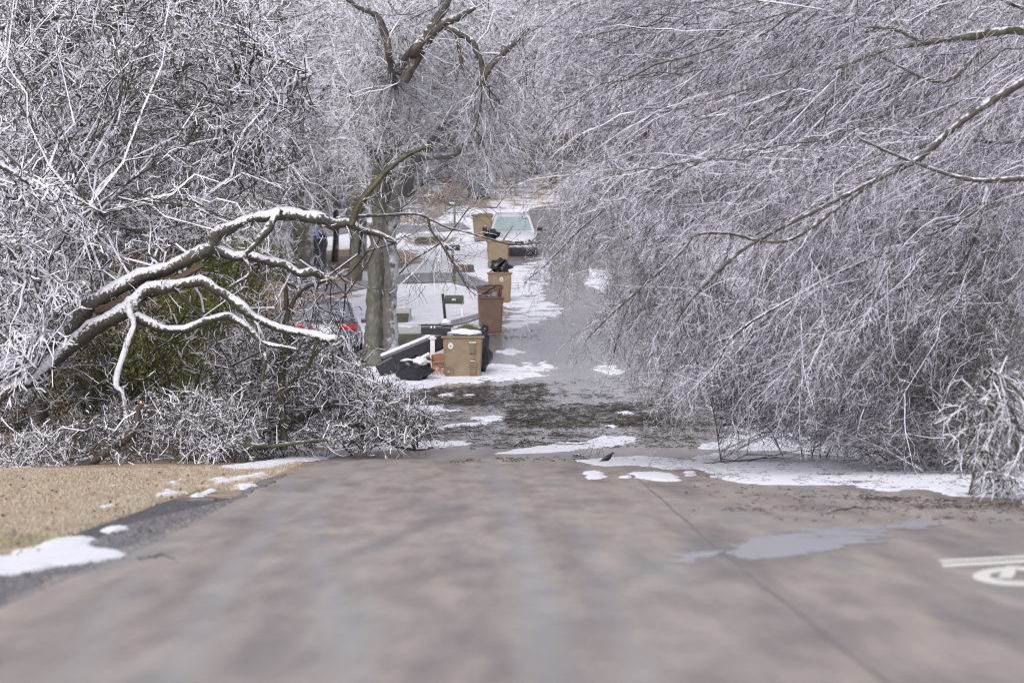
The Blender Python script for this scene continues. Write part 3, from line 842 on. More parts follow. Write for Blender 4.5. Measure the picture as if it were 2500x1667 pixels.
pile('brush_pile', 'tangled heap of snapped branches beside the road edge in front of the carts', 'brush', gp(760, 1100),
     [([(690, 1098, 84, 20), (688, 1000, 84, 19), (690, 880, 84, 17), (702, 780, 84, 15), (697, 700, 84, 11), (686, 610, 84, 7)], M['olive']),
      ([(700, 765, 84, 11), (735, 710, 84, 11), (770, 690, 84, 10), (812, 682, 84, 8)], M['olive'], True),
      ([(690, 968, 84, 14), (728, 920, 84, 14), (760, 880, 84, 12), (776, 832, 84, 10)], M['olive'], True),
      ([(600, 1060, 85, 22), (690, 1030, 85, 20), (760, 1005, 85, 18), (800, 990, 85, 14), (826, 976, 85, 10)], M['limb'], True),
      ([(805, 990, 85, 12), (850, 992, 85, 12), (892, 1002, 85, 10)], M['limb'], True),
      ([(610, 900, 86, 14), (640, 960, 86, 16), (620, 1000, 86, 16), (640, 1040, 86, 12), (700, 1070, 86, 8)], M['limb']),
      ([(900, 1040, 86, 8), (940, 1075, 86, 10), (1000, 1095, 86, 10), (1060, 1092, 86, 6)], M['bare']),
      ([(870, 930, 90, 12), (920, 960, 90, 9), (960, 990, 90, 7), (1000, 1040, 90, 5)], M['bare']),
      ([(480, 1120, 83, 14), (600, 1100, 83, 14), (730, 1080, 83, 10), (800, 1072, 83, 8)], M['olive'], True)],
     [(520, 800), (640, 740), (700, 800), (860, 850), (930, 930), (1010, 1010), (1020, 1085), (900, 1100), (760, 1100), (640, 1120), (520, 1100), (480, 950)], (83, 90), 420, 3000, 6800, [M['ice_l'], M['bare'], M['brush']], [.52, .28, .20])
pile('brush_pile', 'dark leafless twigs reaching onto the road from the heap', 'brush', gp(960, 1075),
     [([(880, 1010, 88, 8), (950, 1000, 88, 6), (1000, 1040, 88, 5), (1050, 1050, 88, 4)], M['bare']),
      ([(900, 960, 90, 7), (980, 970, 90, 6), (1020, 1000, 90, 4), (1060, 1030, 90, 3)], M['bare'])],
     [(880, 930), (980, 930), (1060, 980), (1080, 1060), (1060, 1100), (940, 1100), (880, 1080)], (87, 91), 60, 420, 700, [M['ice_l'], M['bare'], M['brush']], [.25, .6, .15], rr=(.006, .011))

# ---- green shrubs behind the fallen limbs, and dark ones added to deepen the hollow
def leafy(name, label, c, rad, n, size, mat, stemn=14, grp=None):
    e = empty(name, (c[0], c[1], gz(c[0], c[1])), label, 'shrub', grp)
    o = rng.normal(size=(n, 3)); o = norm(o) * (rng.random((n, 1)) ** .45)
    cl = rng.normal(size=(40, 3)); cl = norm(cl) * (rng.random((40, 1)) ** .4)
    k = rng.integers(0, 40, n)
    o = np.where(rng.random((n, 1)) < .75, cl[k] + rng.normal(size=(n, 3)) * .14, o)
    C_ = np.array(c) + o * np.array(rad)
    C_[:, 2] = np.maximum(C_[:, 2], gz(c[0], c[1]) + .05)
    u_ = norm(rng.normal(size=(n, 3))); v_ = norm(np.cross(u_, rng.normal(size=(n, 3))))
    s_ = (size * rng.uniform(.6, 1.3, n))[:, None]
    V = np.stack([C_ - u_ * s_, C_ + v_ * s_ * .45, C_ + u_ * s_, C_ - v_ * s_ * .45], 1).reshape(-1, 3) - np.array(e.location)
    link('foliage', np_mesh('foliage', V, np.arange(4 * n).reshape(n, 4)), mat, e)
    S = np.zeros((stemn, 3)) + [c[0], c[1], gz(c[0], c[1])]
    S[:, :2] += rng.normal(size=(stemn, 2)) * .15
    Tt = np.array(c) + norm(rng.normal(size=(stemn, 3))) * np.array(rad) * .9
    u = np.linspace(0, 1, 6)[None, :, None]
    P = S[:, None] * (1 - u) + Tt[:, None] * u + rng.normal(size=(stemn, 6, 3)) * .06
    X, Xr = sprout(P, None, stemn * 14, (.3, .9), (20, 60), 4, .25, 0, (.008, .014))
    Tubes(4).add(P, np.full((stemn, 6), .025)).add(X, Xr).build('stem', M['brush'], e)
    return e
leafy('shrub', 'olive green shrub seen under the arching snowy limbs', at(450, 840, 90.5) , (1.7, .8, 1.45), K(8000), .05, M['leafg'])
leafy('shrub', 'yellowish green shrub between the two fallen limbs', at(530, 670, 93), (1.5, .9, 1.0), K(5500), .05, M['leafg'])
leafy('shrub', 'brown leaved shrub added to darken the hollow under the lowest snowy limb', at(330, 960, 95), (1.9, 1.0, 1.1), K(6000), .045, leaf_mat('shrub_leaf_brown', (.05, .032, .018), (.15, .10, .055)))  # added to make the hollow darker
leafy('shrub', 'wide dark leaved shrub added to darken the back of the hollow under the fallen limbs', at(330, 850, 103), (3.6, 1.2, 2.0), K(16000), .05, leaf_mat('shrub_leaf_shade', (.035, .034, .015), (.13, .125, .05)), 30)  # added backdrop; the hollow's shade is put into the leaf colour
leafy('shrub', 'dark leaved shrub added to darken the far left edge behind the hanging white twigs', at(60, 900, 97), (2.0, 1.2, 2.4), K(9000), .05, leaf_mat('shrub_leaf_gloom', (.028, .025, .016), (.08, .07, .04)))  # added; very dark leaves imitate deep shade behind the twigs
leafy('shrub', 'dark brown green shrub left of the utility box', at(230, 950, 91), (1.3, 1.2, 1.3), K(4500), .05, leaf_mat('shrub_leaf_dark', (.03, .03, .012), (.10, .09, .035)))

# ---- thick tree on the left with icy twigs
DENS = 1.6
TH = .66
lt = empty('ice_tree', gp(95, 1080), 'large ice coated tree filling the upper left above the fallen limbs', 'tree')
T0 = limb(lt, 'trunk', [(95, 1090, 93, 46), (92, 900, 93, 44), (96, 700, 93, 42), (92, 520, 93, 40), (100, 380, 93, 34), (90, 200, 93, 30), (110, 0, 93, 24), (120, -150, 93, 16)], M['bare'], .06)
L1 = limb(lt, 'limb', [(96, 640, 93, 26), (20, 560, 92, 24), (-60, 480, 91, 20)], M['bare'])
L2 = limb(lt, 'limb', [(92, 330, 93, 22), (200, 300, 92, 20), (330, 240, 91, 17), (460, 160, 90, 13), (620, 130, 90, 9), (760, 180, 90, 6)], M['bare'])
L3 = limb(lt, 'limb', [(98, 420, 93, 24), (160, 460, 90, 22), (240, 520, 88, 20), (330, 560, 87, 14), (430, 590, 86, 9)], M['limb'])
L4 = limb(lt, 'limb', [(0, 400, 89, 14), (60, 385, 88, 15), (120, 350, 87, 15), (220, 320, 87, 11), (290, 270, 87, 8)], M['limb'])
L5 = limb(lt, 'limb', [(0, 70, 90, 18), (100, 40, 90, 17), (220, 55, 90, 16), (300, 60, 90, 13), (420, 20, 90, 10), (540, -20, 90, 8)], M['bare'])
L6 = limb(lt, 'limb', [(100, 250, 93, 24), (150, 130, 93, 20), (250, 40, 93, 17), (330, -60, 93, 14)], M['bare'])
L7 = limb(lt, 'limb', [(96, 560, 93, 22), (230, 470, 95, 18), (380, 430, 96, 14), (520, 400, 96, 10), (640, 420, 96, 6)], M['bare'])
L8 = limb(lt, 'limb', [(480, 305, 88, 13), (540, 270, 88, 14), (580, 245, 88, 11), (650, 252, 88, 7), (700, 262, 88, 5)], M['limb'])
L9 = limb(lt, 'limb', [(-60, 330, 85, 16), (0, 400, 85, 14), (80, 440, 84, 12), (180, 480, 84, 9), (250, 520, 84, 7)], M['limb'])
L10 = limb(lt, 'limb', [(-60, 700, 84, 16), (20, 760, 84, 12), (80, 840, 84, 10), (110, 940, 84, 7)], M['limb'])
src = gsrc(T0, L1, L2, L3, L4, L5, L6, L7, L8, L9, L10)
poly = [(-60, -60), (640, -60), (720, 80), (700, 200), (760, 330), (700, 430), (720, 520), (560, 520), (440, 570), (300, 640), (200, 700), (120, 800), (-60, 860)]
X, Xr = reach(src, poly, (84, 98), K(560), 7, r=(.018, .03), wander=.14, arch=.03)
Y, Yr = sprout(X, None, K(4200), (.35, 1.1), (25, 80), 5, .34, .03, (.013, .021))
Z, Zr = sprout(Y, None, K(12500), (.10, .38), (30, 85), 3, .32, .02, (.012, .020), taper=.7)
part_mix(lt, [(X, Xr), (Y, Yr), (Z, Zr)], [M['ice_l'], M['bare'], M['brush']], ['iced_twigs', 'bare_twigs', 'twigs'], [.60, .25, .15])
# near, thickly coated sprays hanging in at the left edge
DENS = 1.0
TH = 1.0
nt_ = empty('ice_tree', gp(-120, 1120), 'drooping tree at the left edge with the thickest white coated twigs', 'tree')
N1 = limb(nt_, 'trunk', [(-160, 1150, 81, 40), (-170, 900, 81, 38), (-150, 600, 81, 34), (-120, 400, 81, 26)], M['bare'])
N2 = limb(nt_, 'limb', [(-150, 620, 81, 24), (-60, 560, 81, 20), (20, 600, 81, 14), (80, 700, 81, 10), (100, 800, 81, 6)], M['limb'])
N3 = limb(nt_, 'limb', [(-150, 800, 81, 20), (-60, 780, 81, 16), (20, 830, 81, 12), (90, 900, 81, 8)], M['limb'])
N4 = limb(nt_, 'limb', [(-140, 480, 81, 22), (-40, 400, 81, 16), (60, 440, 81, 12), (180, 540, 81, 8)], M['limb'])
X, Xr = reach(gsrc(N2, N3, N4), [(-40, 380), (160, 400), (260, 560), (200, 700), (150, 860), (120, 1000), (-40, 1020)], (79, 84), K(95), 7, r=(.018, .026), wander=.1, arch=.12)
Y, Yr = sprout(X, None, K(620), (.3, .9), (25, 70), 5, .2, .10, (.015, .022))
Z, Zr = sprout(Y, None, K(1700), (.10, .35), (30, 75), 3, .2, .06, (.014, .020), taper=.7)
part_mix(nt_, [(X, Xr), (Y, Yr), (Z, Zr)], [M['ice_l'], M['bare']], ['iced_twigs', 'bare_twigs'], [.92, .08])

# ---- second tree, behind and between the left tree and the big trunk
DENS = 1.5
TH = .68
st = empty('ice_tree', gp(735, 720), 'grey trunked ice coated tree standing behind the fallen limbs near the blue tarp', 'tree')
T0 = limb(st, 'trunk', [(735, 722, 128, 56), (738, 640, 128, 52), (736, 560, 128, 48), (728, 460, 128, 44), (715, 350, 128, 38), (700, 200, 128, 30), (690, 60, 128, 24), (690, -80, 128, 18)], M['trunk'])
L1 = limb(st, 'limb', [(722, 420, 128, 26), (640, 340, 126, 20), (560, 300, 124, 14), (470, 290, 122, 9)], M['limb'])
L2 = limb(st, 'limb', [(712, 300, 128, 24), (790, 220, 127, 18), (850, 130, 126, 14), (900, 60, 125, 10)], M['limb'])
L3 = limb(st, 'limb', [(700, 190, 128, 22), (620, 110, 128, 16), (560, 20, 128, 12), (500, -60, 128, 10)], M['bare'])
X, Xr = reach(gsrc(T0, L1, L2, L3), [(330, -60), (900, -60), (900, 200), (860, 400), (820, 520), (700, 600), (560, 560), (440, 500), (380, 200)], (118, 136), K(420), 7, r=(.018, .03), wander=.12, arch=.05)
Y, Yr = sprout(X, None, K(3800), (.4, 1.3), (20, 65), 5, .22, .06, (.012, .019))
Z, Zr = sprout(Y, None, K(10500), (.12, .45), (25, 70), 3, .2, .04, (.010, .017), taper=.7)
part_mix(st, [(X, Xr), (Y, Yr), (Z, Zr)], [M['ice_m'], M['bare'], M['brush']], ['iced_twigs', 'bare_twigs', 'twigs'], [.72, .14, .14])

# ---- the big tree by the road, behind the carts
DENS = 1.5
mt = empty('big_tree', gp(925, 868), 'big tree with thick mossy snow plastered trunk standing behind the carts', 'tree')
T0 = limb(mt, 'trunk', [(920, 905, 115, 84), (914, 850, 115, 56), (914, 760, 115, 45), (922, 650, 115, 42), (934, 560, 115, 58), (932, 450, 115, 54), (936, 350, 115, 50), (944, 250, 115, 46), (958, 150, 115, 40), (982, 60, 115, 34), (1010, -60, 115, 28)], M['trunk_l'], .04, 14)
S1 = limb(mt, 'stem', [(962, 905, 114.4, 50), (954, 850, 114.4, 38), (952, 760, 114.4, 34), (955, 650, 114.3, 34), (952, 570, 114.3, 34), (968, 505, 114.3, 40), (990, 450, 114, 36), (1015, 400, 113, 26), (1060, 340, 112, 26), (1108, 280, 112, 20), (1125, 240, 113, 8)], M['trunk_s'], .05, 12)
L1 = limb(mt, 'limb', [(935, 400, 115, 22), (880, 330, 114, 16), (870, 280, 114, 12), (850, 200, 114, 9)], M['limb'])
L2 = limb(mt, 'limb', [(940, 355, 111, 18), (1010, 378, 111, 19), (1080, 382, 111, 17), (1110, 378, 111, 15), (1130, 352, 111, 16), (1150, 345, 111, 10), (1180, 350, 111, 6)], M['trunk_s'])
L3 = limb(mt, 'limb', [(957, 215, 114, 26), (975, 170, 110, 28), (1005, 130, 107, 28), (1035, 95, 107, 28), (1060, 60, 107, 24), (1085, 20, 107, 22), (1100, -40, 107, 18)], M['bare'])
L4 = limb(mt, 'limb', [(985, 200, 107, 24), (1040, 100, 107, 26), (1075, 62, 107, 24), (1120, 42, 107, 18), (1160, 20, 107, 10)], M['bare'])
L5 = limb(mt, 'limb', [(1090, 62, 107, 18), (1150, 100, 107, 16), (1166, 130, 107, 15), (1180, 175, 107, 13), (1175, 210, 107, 16)], M['bare'])
L6 = limb(mt, 'limb', [(1178, 196, 107, 12), (1172, 206, 107, 16), (1200, 160, 107, 16), (1240, 120, 107, 14), (1290, 70, 107, 10)], M['bare'])
L7 = limb(mt, 'limb', [(948, 235, 114, 20), (956, 190, 110, 20), (955, 150, 107, 20), (940, 80, 107, 18), (915, 36, 107, 16), (880, 20, 107, 14), (840, -10, 107, 12)], M['bare'])
L8 = limb(mt, 'limb', [(1090, 64, 107, 12), (1115, 90, 107, 11), (1122, 130, 107, 9), (1130, 170, 107, 7)], M['bare'])
src = gsrc(T0, S1, L1, L2, L3, L4, L5, L6, L7, L8)
poly = [(780, -60), (1330, -60), (1360, 140), (1360, 330), (1330, 470), (1140, 480), (1020, 420), (960, 470), (830, 430), (800, 200)]
def dM(x, y):
    k = np.ones(len(x))
    k[(np.hypot((x - 1085) / 45, (y - 310) / 75) < 1)] = .25
    k[(y > 400) & (x < 1140)] = .4
    return k
X, Xr = reach(src, poly, (108, 119), K(420), 7, r=(.014, .024), wander=.12, arch=.08, dens=dM)
Y, Yr = sprout(X, None, K(3600), (.5, 1.5), (20, 60), 6, .16, .13, (.009, .014))
Z, Zr = sprout(Y, None, K(11000), (.15, .55), (20, 65), 4, .16, .10, (.008, .012), taper=.7)
part_mix(mt, [(X, Xr), (Y, Yr), (Z, Zr)] + dress([L2, L3, L4, L5, L6, L7, L8], 260, 900, (.3, 1.3), (.008, .013), .15), [M['ice_m'], M['bare'], M['brush']], ['iced_twigs', 'bare_twigs', 'twigs'], [.78, .12, .10])

# smaller trunks between, in the left yards
def yard_tree(label, px, py, w, top, d=None, tw=500):
    g = gp(px, py)
    e = empty('yard_tree', g, label, 'tree')
    dd = g[1]
    T = limb(e, 'trunk', [(px, py + 4, dd, w), (px + 3, (py * 2 + top) / 3, dd, w * .85), (px - 6, (py + top * 2) / 3, dd, w * .7), (px + 4, top, dd, w * .5)], M['trunk'])
    L = [limb(e, 'limb', [(px, top + (py - top) * f, dd, w * .5), (px + s_ * 30, top + (py - top) * f - 70, dd + rng.uniform(-1, 1), w * .35), (px + s_ * 75, top + (py - top) * f - 120, dd + rng.uniform(-2, 2), w * .15)], M['trunk']) for f, s_ in ((.5, 1), (.35, -1), (.2, 1))]
    X, Xr = reach(gsrc(T, *L), [(px - 110, top - 60), (px + 110, top - 60), (px + 130, top + (py - top) * .5), (px - 130, top + (py - top) * .5)], (dd - 3, dd + 3), K(tw // 8), 6, r=(.015, .025), wander=.1)
    Y, Yr = sprout(X, None, K(tw), (.4, 1.2), (20, 60), 5, .2, .06, (.012, .018))
    Z, Zr = sprout(Y, None, K(tw * 3), (.12, .45), (25, 70), 3, .2, .04, (.010, .016), taper=.7)
    part_mix(e, [(X, Xr), (Y, Yr), (Z, Zr)], [M['ice_m'], M['brush']], ['iced_twigs', 'twigs'], [.75, .25])
yard_tree('slim trunk just left of the big mossy trunk', 880, 655, 26, 200)
yard_tree('slim grey trunk between the blue tarp and the driveway', 818, 640, 16, 260)
yard_tree('grey trunk left of the blue tarp, half hidden by the fallen limb', 640, 660, 22, 180)
yard_tree('thin tree left of the far mailbox on the slope', 975, 500, 14, 180, tw=260)
yard_tree('dark twiggy tree above the far dark cart', 1175, 470, 16, 250, tw=420)
yard_tree('young tree on the far slope above the silver car', 1260, 480, 10, 240, tw=300)

DENS = 2.4
TH = .48
# ---- right hand side: bowed icy trees reaching over the road
def rtree(label, trunk, limbs, poly, dr, nb, ny, nz, offset, off_l, mats, split, rr, gr=.10, arch=.06, dens=None, seedw=.08, tl=(.18, .70), name='ice_tree'):
    e = empty(name, (at(trunk[0][0], trunk[0][1], trunk[0][2])[0], trunk[0][2], gz(at(trunk[0][0], 0, trunk[0][2])[0], trunk[0][2])), label, 'tree')
    A = [limb(e, 'trunk', trunk, M['bare'])]
    for l in limbs: A.append(limb(e, 'limb', l[0], M[l[1]], .05, 8))
    src = gsrc(*A)
    X, Xr = reach(src, poly, dr, K(nb), 9, offset=offset, off_l=off_l, r=rr, wander=seedw, arch=arch, taper=.25, dens=dens, spread=.5, loose=.85)
    X = np.concatenate([X, sprout(X, None, K(nb), (.8, 2.2), (12, 40), 9, .07, gr * .5, rr)[0]]); Xr = np.concatenate([Xr, np.linspace(1, .25, 9)[None] * rng.uniform(rr[0] * .6, rr[1] * .6, (len(X) - len(Xr), 1))])
    Y, Yr = sprout(X, None, K(ny), tl, (22, 85), 5, .26, gr * 1.6, (rr[0] * .55, rr[1] * .58), tmin=.1, bias=(-.1, 0, -.4), bw=.4)
    Z, Zr = sprout(Y, None, K(nz), (.06, .26), (25, 85), 3, .3, gr, (rr[0] * .5, rr[1] * .55), taper=.6)
    part_mix(e, [(X, Xr), (Y, Yr), (Z, Zr)] + dress(A[1:], K(330), K(1100), (.2, .9), (rr[0] * .5, rr[1] * .5), .25), mats, ['iced_twigs', 'bare_twigs', 'twigs'], split)
    return e
top_poly = [(1200, -60), (2560, -60), (2560, 560), (2200, 560), (1900, 620), (1600, 560), (1420, 540), (1330, 430), (1290, 330), (1300, 200), (1230, 90)]
def dtop(x, y): return 1 - .5 * np.clip((x - 2050) / 400, 0, 1)
rtree('tall icy tree leaning in from the upper right with an olive limb along the top', [(2760, 1150, 76, 60), (2740, 700, 76, 54), (2700, 300, 76, 44), (2660, -100, 76, 34)],
      [([(2700, 130, 74, 26), (2500, 76, 69, 22), (2360, 92, 69, 19), (2260, 104, 69, 16), (2170, 120, 69, 13), (2090, 150, 69, 10), (2040, 170, 69, 7)], 'olive'),
       ([(2250, 104, 69, 9), (2200, 78, 69, 8), (2150, 68, 69, 7), (2105, 66, 69, 5)], 'olive'),
       ([(2700, -60, 78, 24), (2400, -80, 78, 18), (2100, -40, 78, 14), (1900, 0, 78, 12), (1780, 60, 78, 9), (1640, 140, 78, 7), (1560, 230, 78, 4)], 'limb'),
       ([(2690, -100, 80, 20), (2200, -160, 80, 16), (1800, -120, 80, 12), (1500, -60, 80, 8), (1300, 0, 80, 5)], 'bare'),
       ([(2400, 120, 69, 12), (2300, 200, 69, 10), (2150, 140, 69, 5)], 'bare'),
       ([(2520, 30, 74, 12), (2430, -10, 74, 8), (2380, -60, 74, 8)], 'bare')],
      top_poly, (71, 83), 520, 7600, 23000, (.8, 0, .66), (1.2, 3.2), [M['ice_r'], M['bare'], M['brush']], [.66, .22, .12], (.012, .020), dens=dtop)
mid_poly = [(1410, 420), (1700, 380), (2560, 340), (2560, 700), (2300, 860), (2200, 1040), (1950, 1030), (1850, 1000), (1700, 1010), (1600, 940), (1560, 850), (1500, 700), (1450, 640), (1420, 560)]
def dmid(x, y):
    k = np.ones(len(x))
    k[x > 2200] = .6
    k[(x < 1780) & (y > 560)] = .45
    k[(x < 1560) & (y > 560)] = .22
    k[(x < 1800) & (x > 1560) & (y > 540) & (y < 900)] = .32
    return k
rtree('bowed icy tree with long grey limbs sweeping down left over the road', [(2760, 1120, 72, 56), (2760, 800, 72, 50), (2740, 400, 72, 44), (2700, 120, 72, 30)],
      [([(2730, 60, 66, 24), (2500, 200, 66, 20), (2400, 260, 66, 18), (2320, 320, 66, 17), (2240, 390, 66, 15), (2160, 430, 66, 13), (2000, 510, 66, 11), (1920, 550, 66, 9), (1800, 620, 66, 8), (1700, 720, 66, 6), (1640, 800, 66, 4)], 'bare'),
       ([(2740, 520, 66, 20), (2560, 440, 66, 17), (2380, 440, 66, 12), (2240, 400, 66, 9), (2100, 340, 66, 6)], 'bare'),
       ([(2740, 360, 73, 20), (2500, 350, 73, 12), (2400, 345, 73, 10), (2250, 335, 73, 6)], 'bare'),
       ([(2740, 380, 70, 14), (2560, 450, 70, 12), (2420, 500, 69, 11), (2300, 560, 69, 10), (2060, 660, 69, 9), (1950, 720, 68, 8), (1800, 810, 68, 7), (1740, 900, 68, 5), (1650, 990, 68, 3)], 'limb'),
       ([(2230, 392, 66, 11), (2150, 430, 66, 10), (1960, 570, 66, 9), (1870, 590, 66, 8), (1780, 570, 66, 8), (1700, 575, 66, 7), (1670, 610, 66, 6), (1580, 690, 66, 7), (1500, 760, 66, 6), (1430, 830, 66, 3)], 'bare'),
       ([(2160, 428, 67, 10), (2000, 470, 70, 9), (1900, 440, 72, 8), (1700, 470, 72, 7), (1560, 470, 72, 6), (1440, 540, 72, 5), (1340, 640, 72, 3), (1280, 690, 72, 2)], 'bare'),
       ([(2420, 430, 70, 12), (2350, 640, 70, 9), (2200, 760, 70, 7), (2000, 840, 70, 6), (1820, 1000, 70, 3)], 'limb')],
      mid_poly, (67, 80), 400, 7000, 22000, (.8, 0, .7), (1.0, 2.8), [M['ice_r'], M['bare'], M['brush']], [.68, .20, .12], (.012, .019), gr=.13, dens=dmid)
fr_poly = [(1350, 440), (1460, 440), (1640, 560), (1740, 760), (1720, 980), (1640, 1000), (1560, 940), (1480, 860), (1440, 720), (1390, 700), (1350, 640)]
rtree('thin drooping curtain of iced twigs hanging over the middle of the road', [(2800, 1100, 80, 40), (2780, 700, 80, 36), (2740, 420, 80, 30)],
      [([(2760, 450, 80, 18), (2300, 420, 80, 12), (2000, 460, 80, 10), (1800, 520, 80, 8), (1650, 610, 80, 6), (1540, 740, 80, 5), (1500, 860, 80, 3)], 'bare'),
       ([(1950, 465, 80, 9), (1750, 400, 80, 7), (1600, 430, 80, 5), (1480, 520, 80, 4), (1420, 640, 80, 3)], 'limb'),
       ([(1800, 520, 80, 7), (1760, 660, 80, 6), (1660, 830, 80, 5), (1610, 960, 80, 3)], 'bare')],
      fr_poly, (77, 84), 95, 1900, 6500, (.7, 0, .7), (.5, 1.8), [M['ice_r'], M['bare'], M['brush']], [.48, .42, .10], (.008, .013), gr=.2)
# dense brown thicket on the right bank
def thicket(label, px, d, poly, dr, nb, ny, nz, mats, split, rr, stems=9):
    g = np.array([at(px, 0, d)[0], d, 0]); g[2] = gz(g[0], g[1])
    e = empty('thicket', g, label, 'thicket')
    src = []
    for k in range(stems):
        x0 = px + rng.uniform(-220, 220); dd = rng.uniform(*dr)
        yb = HZ - (gz((x0 - 1250) / F * dd, dd) - EYE) / dd * F
        x1 = x0 - rng.uniform(-40, 160)
        P, r_ = limb(e, 'stem', [(x0, yb, dd, 3.5), (x0 + rng.uniform(-60, 60), yb - 150, dd, 4), ((x0 + x1) / 2, yb - 300, dd, 5), (x1, yb - 470, dd, 3)], M['brush'], .1, 6)
        src.append(P)
    X, Xr = reach(np.concatenate(src), poly, dr, K(nb), 7, r=rr, wander=.12, arch=.1, off_l=(.2, 1.4), spread=.8)
    Y, Yr = sprout(X, None, K(ny), (.3, .9), (20, 70), 5, .2, .08, (rr[0] * .65, rr[1] * .7))
    Z, Zr = sprout(Y, None, K(nz), (.08, .32), (25, 80), 3, .25, .05, (rr[0] * .55, rr[1] * .6), taper=.6)
    part_mix(e, [(X, Xr), (Y, Yr), (Z, Zr)], mats, ['iced_twigs', 'bare_twigs', 'twigs'], split)
thicket('dense brown thicket on the right bank behind the snow', 2330, 74, [(2020, 640), (2560, 480), (2560, 1160), (2300, 1120), (2100, 1105), (1960, 1085), (1930, 860), (1960, 700)], (69, 79), 620, 4500, 11000, [M['ice_r'], M['bare'], M['brush']], [.40, .18, .42], (.012, .019))
thicket('grey brown iced thicket under the bowed limbs at the end of the snow bank', 1920, 84, [(1700, 880), (1800, 740), (2100, 700), (2160, 900), (2140, 1115), (1960, 1070), (1800, 1020), (1680, 985)], (79, 88), 420, 2700, 6500, [M['ice_r'], M['bare'], M['brush']], [.70, .12, .18], (.011, .017))
thicket('dark thicket closing the view behind the right hand trees', 2250, 100, [(1800, 300), (2560, 0), (2560, 1000), (2000, 1020), (1850, 800)], (95, 104), 420, 4200, 9500, [M['ice_r'], M['bare'], M['brush']], [.35, .30, .35], (.016, .026), stems=14)
# near bush, bottom right corner
DENS = 1.5
TH = .68
nb_ = empty('bush', gp(2470, 1228), 'out of focus bush with fat white coated twigs at the right edge', 'bush')
S = [limb(nb_, 'stem', p, M['olive'], .1, 7) for p in
     ([(2364, 1216, 58, 8), (2372, 1180, 58, 8), (2385, 1150, 58, 7), (2430, 1110, 58, 5)], [(2540, 1240, 56, 14), (2500, 1120, 56, 12), (2440, 1020, 56, 9), (2380, 960, 56, 6)],
      [(2600, 1240, 55, 14), (2560, 1050, 55, 12), (2480, 950, 55, 8), (2420, 900, 55, 5)], [(2600, 1110, 57, 12), (2480, 1095, 57, 10), (2380, 1105, 57, 7), (2340, 1100, 57, 5)])]
X, Xr = reach(gsrc(*S), [(2560, 880), (2480, 900), (2400, 950), (2330, 1000), (2330, 1120), (2400, 1200), (2560, 1240)], (54, 59), K(70), 6, r=(.012, .018), wander=.12)
Y, Yr = sprout(X, None, K(330), (.35, .9), (20, 60), 6, .14, .22, (.010, .015))
Z, Zr = sprout(Y, None, K(620), (.12, .34), (20, 60), 4, .14, .18, (.008, .012), taper=.7)
part_mix(nb_, [(X, Xr), (Y, Yr), (Z, Zr)], [M['ice_l'], M['bare']], ['iced_twigs', 'bare_twigs'], [.55, .45])

# ---- wooded hillside behind: four kinds of tree, copied
TH = .75
def proto(h, wd, seed, dark):
    e = empty('hillside_tree', (0, 0, 0), 'hazy ice coated tree on the wooded hillside behind the street', 'tree', 'trees on the hillside behind the street')
    T = Tubes(7)
    u = np.linspace(0, 1, 12)
    P = np.stack([np.cumsum(rng.normal(size=12) * .12), np.cumsum(rng.normal(size=12) * .12), u * h * .9], 1)
    T.add(P[None], np.linspace(.26, .05, 12)[None]); T.build('trunk', M['trunk'], e, True)
    L, Lr = sprout(P[None], None, 26, (wd * .7, wd * 1.3), (35, 75), 8, .15, -.04, (.05, .09), tmin=.2, taper=.3)
    X, Xr = sprout(L, None, 170, (1.0, 2.4), (25, 65), 6, .2, .04, (.02, .035))
    Y, Yr = sprout(X, None, 1000, (.5, 1.3), (25, 65), 5, .22, .06, (.016, .024))
    Z, Zr = sprout(Y, None, 2600, (.2, .6), (25, 70), 3, .2, .05, (.014, .02), taper=.7)
    part_mix(e, [(L, Lr), (X, Xr), (Y, Yr), (Z, Zr)], [M['far'], M['brush']], ['iced_twigs', 'twigs'], [1 - dark, dark])
    return e
protos = [proto(11, 3.2, 1, .15), proto(9, 3.6, 2, .3), proto(12, 2.8, 3, .2), proto(7, 3.0, 4, .45)]
def copy_tree(o, parent=None):
    c = o.copy(); COL.objects.link(c); c.parent = parent
    for ch in [q for q in list(o.children)]: copy_tree(ch, c)
    return c
used = set()
spots = []
for (d0, d1, nn, x0, x1) in ((128, 160, 12, -20, -5.5), (165, 215, 20, -30, -6), (100, 150, 12, 8, 22), (150, 215, 20, 8, 32), (192, 240, 44, -8, 15), (222, 260, 36, -40, 40), (262, 310, 40, -48, 48)):
    for _ in range(nn):
        spots.append((rng.uniform(x0, x1), rng.uniform(d0, d1)))
for i, (x, y) in enumerate(spots):
    if 0 < x < 5 and y < 200: continue
    k = int(rng.integers(0, 4))
    o = protos[k] if k not in used else copy_tree(protos[k])
    used.add(k)
    o.location = (x, y, gz(x, y) - .1)
    o.rotation_euler = (0, 0, rng.uniform(0, 6.28))
    s_ = rng.uniform(.75, 1.2); o.scale = (s_, s_, s_)
# ================================================================ OBJECTS
def pxm(d): return d / F      # metres per photo pixel at distance d

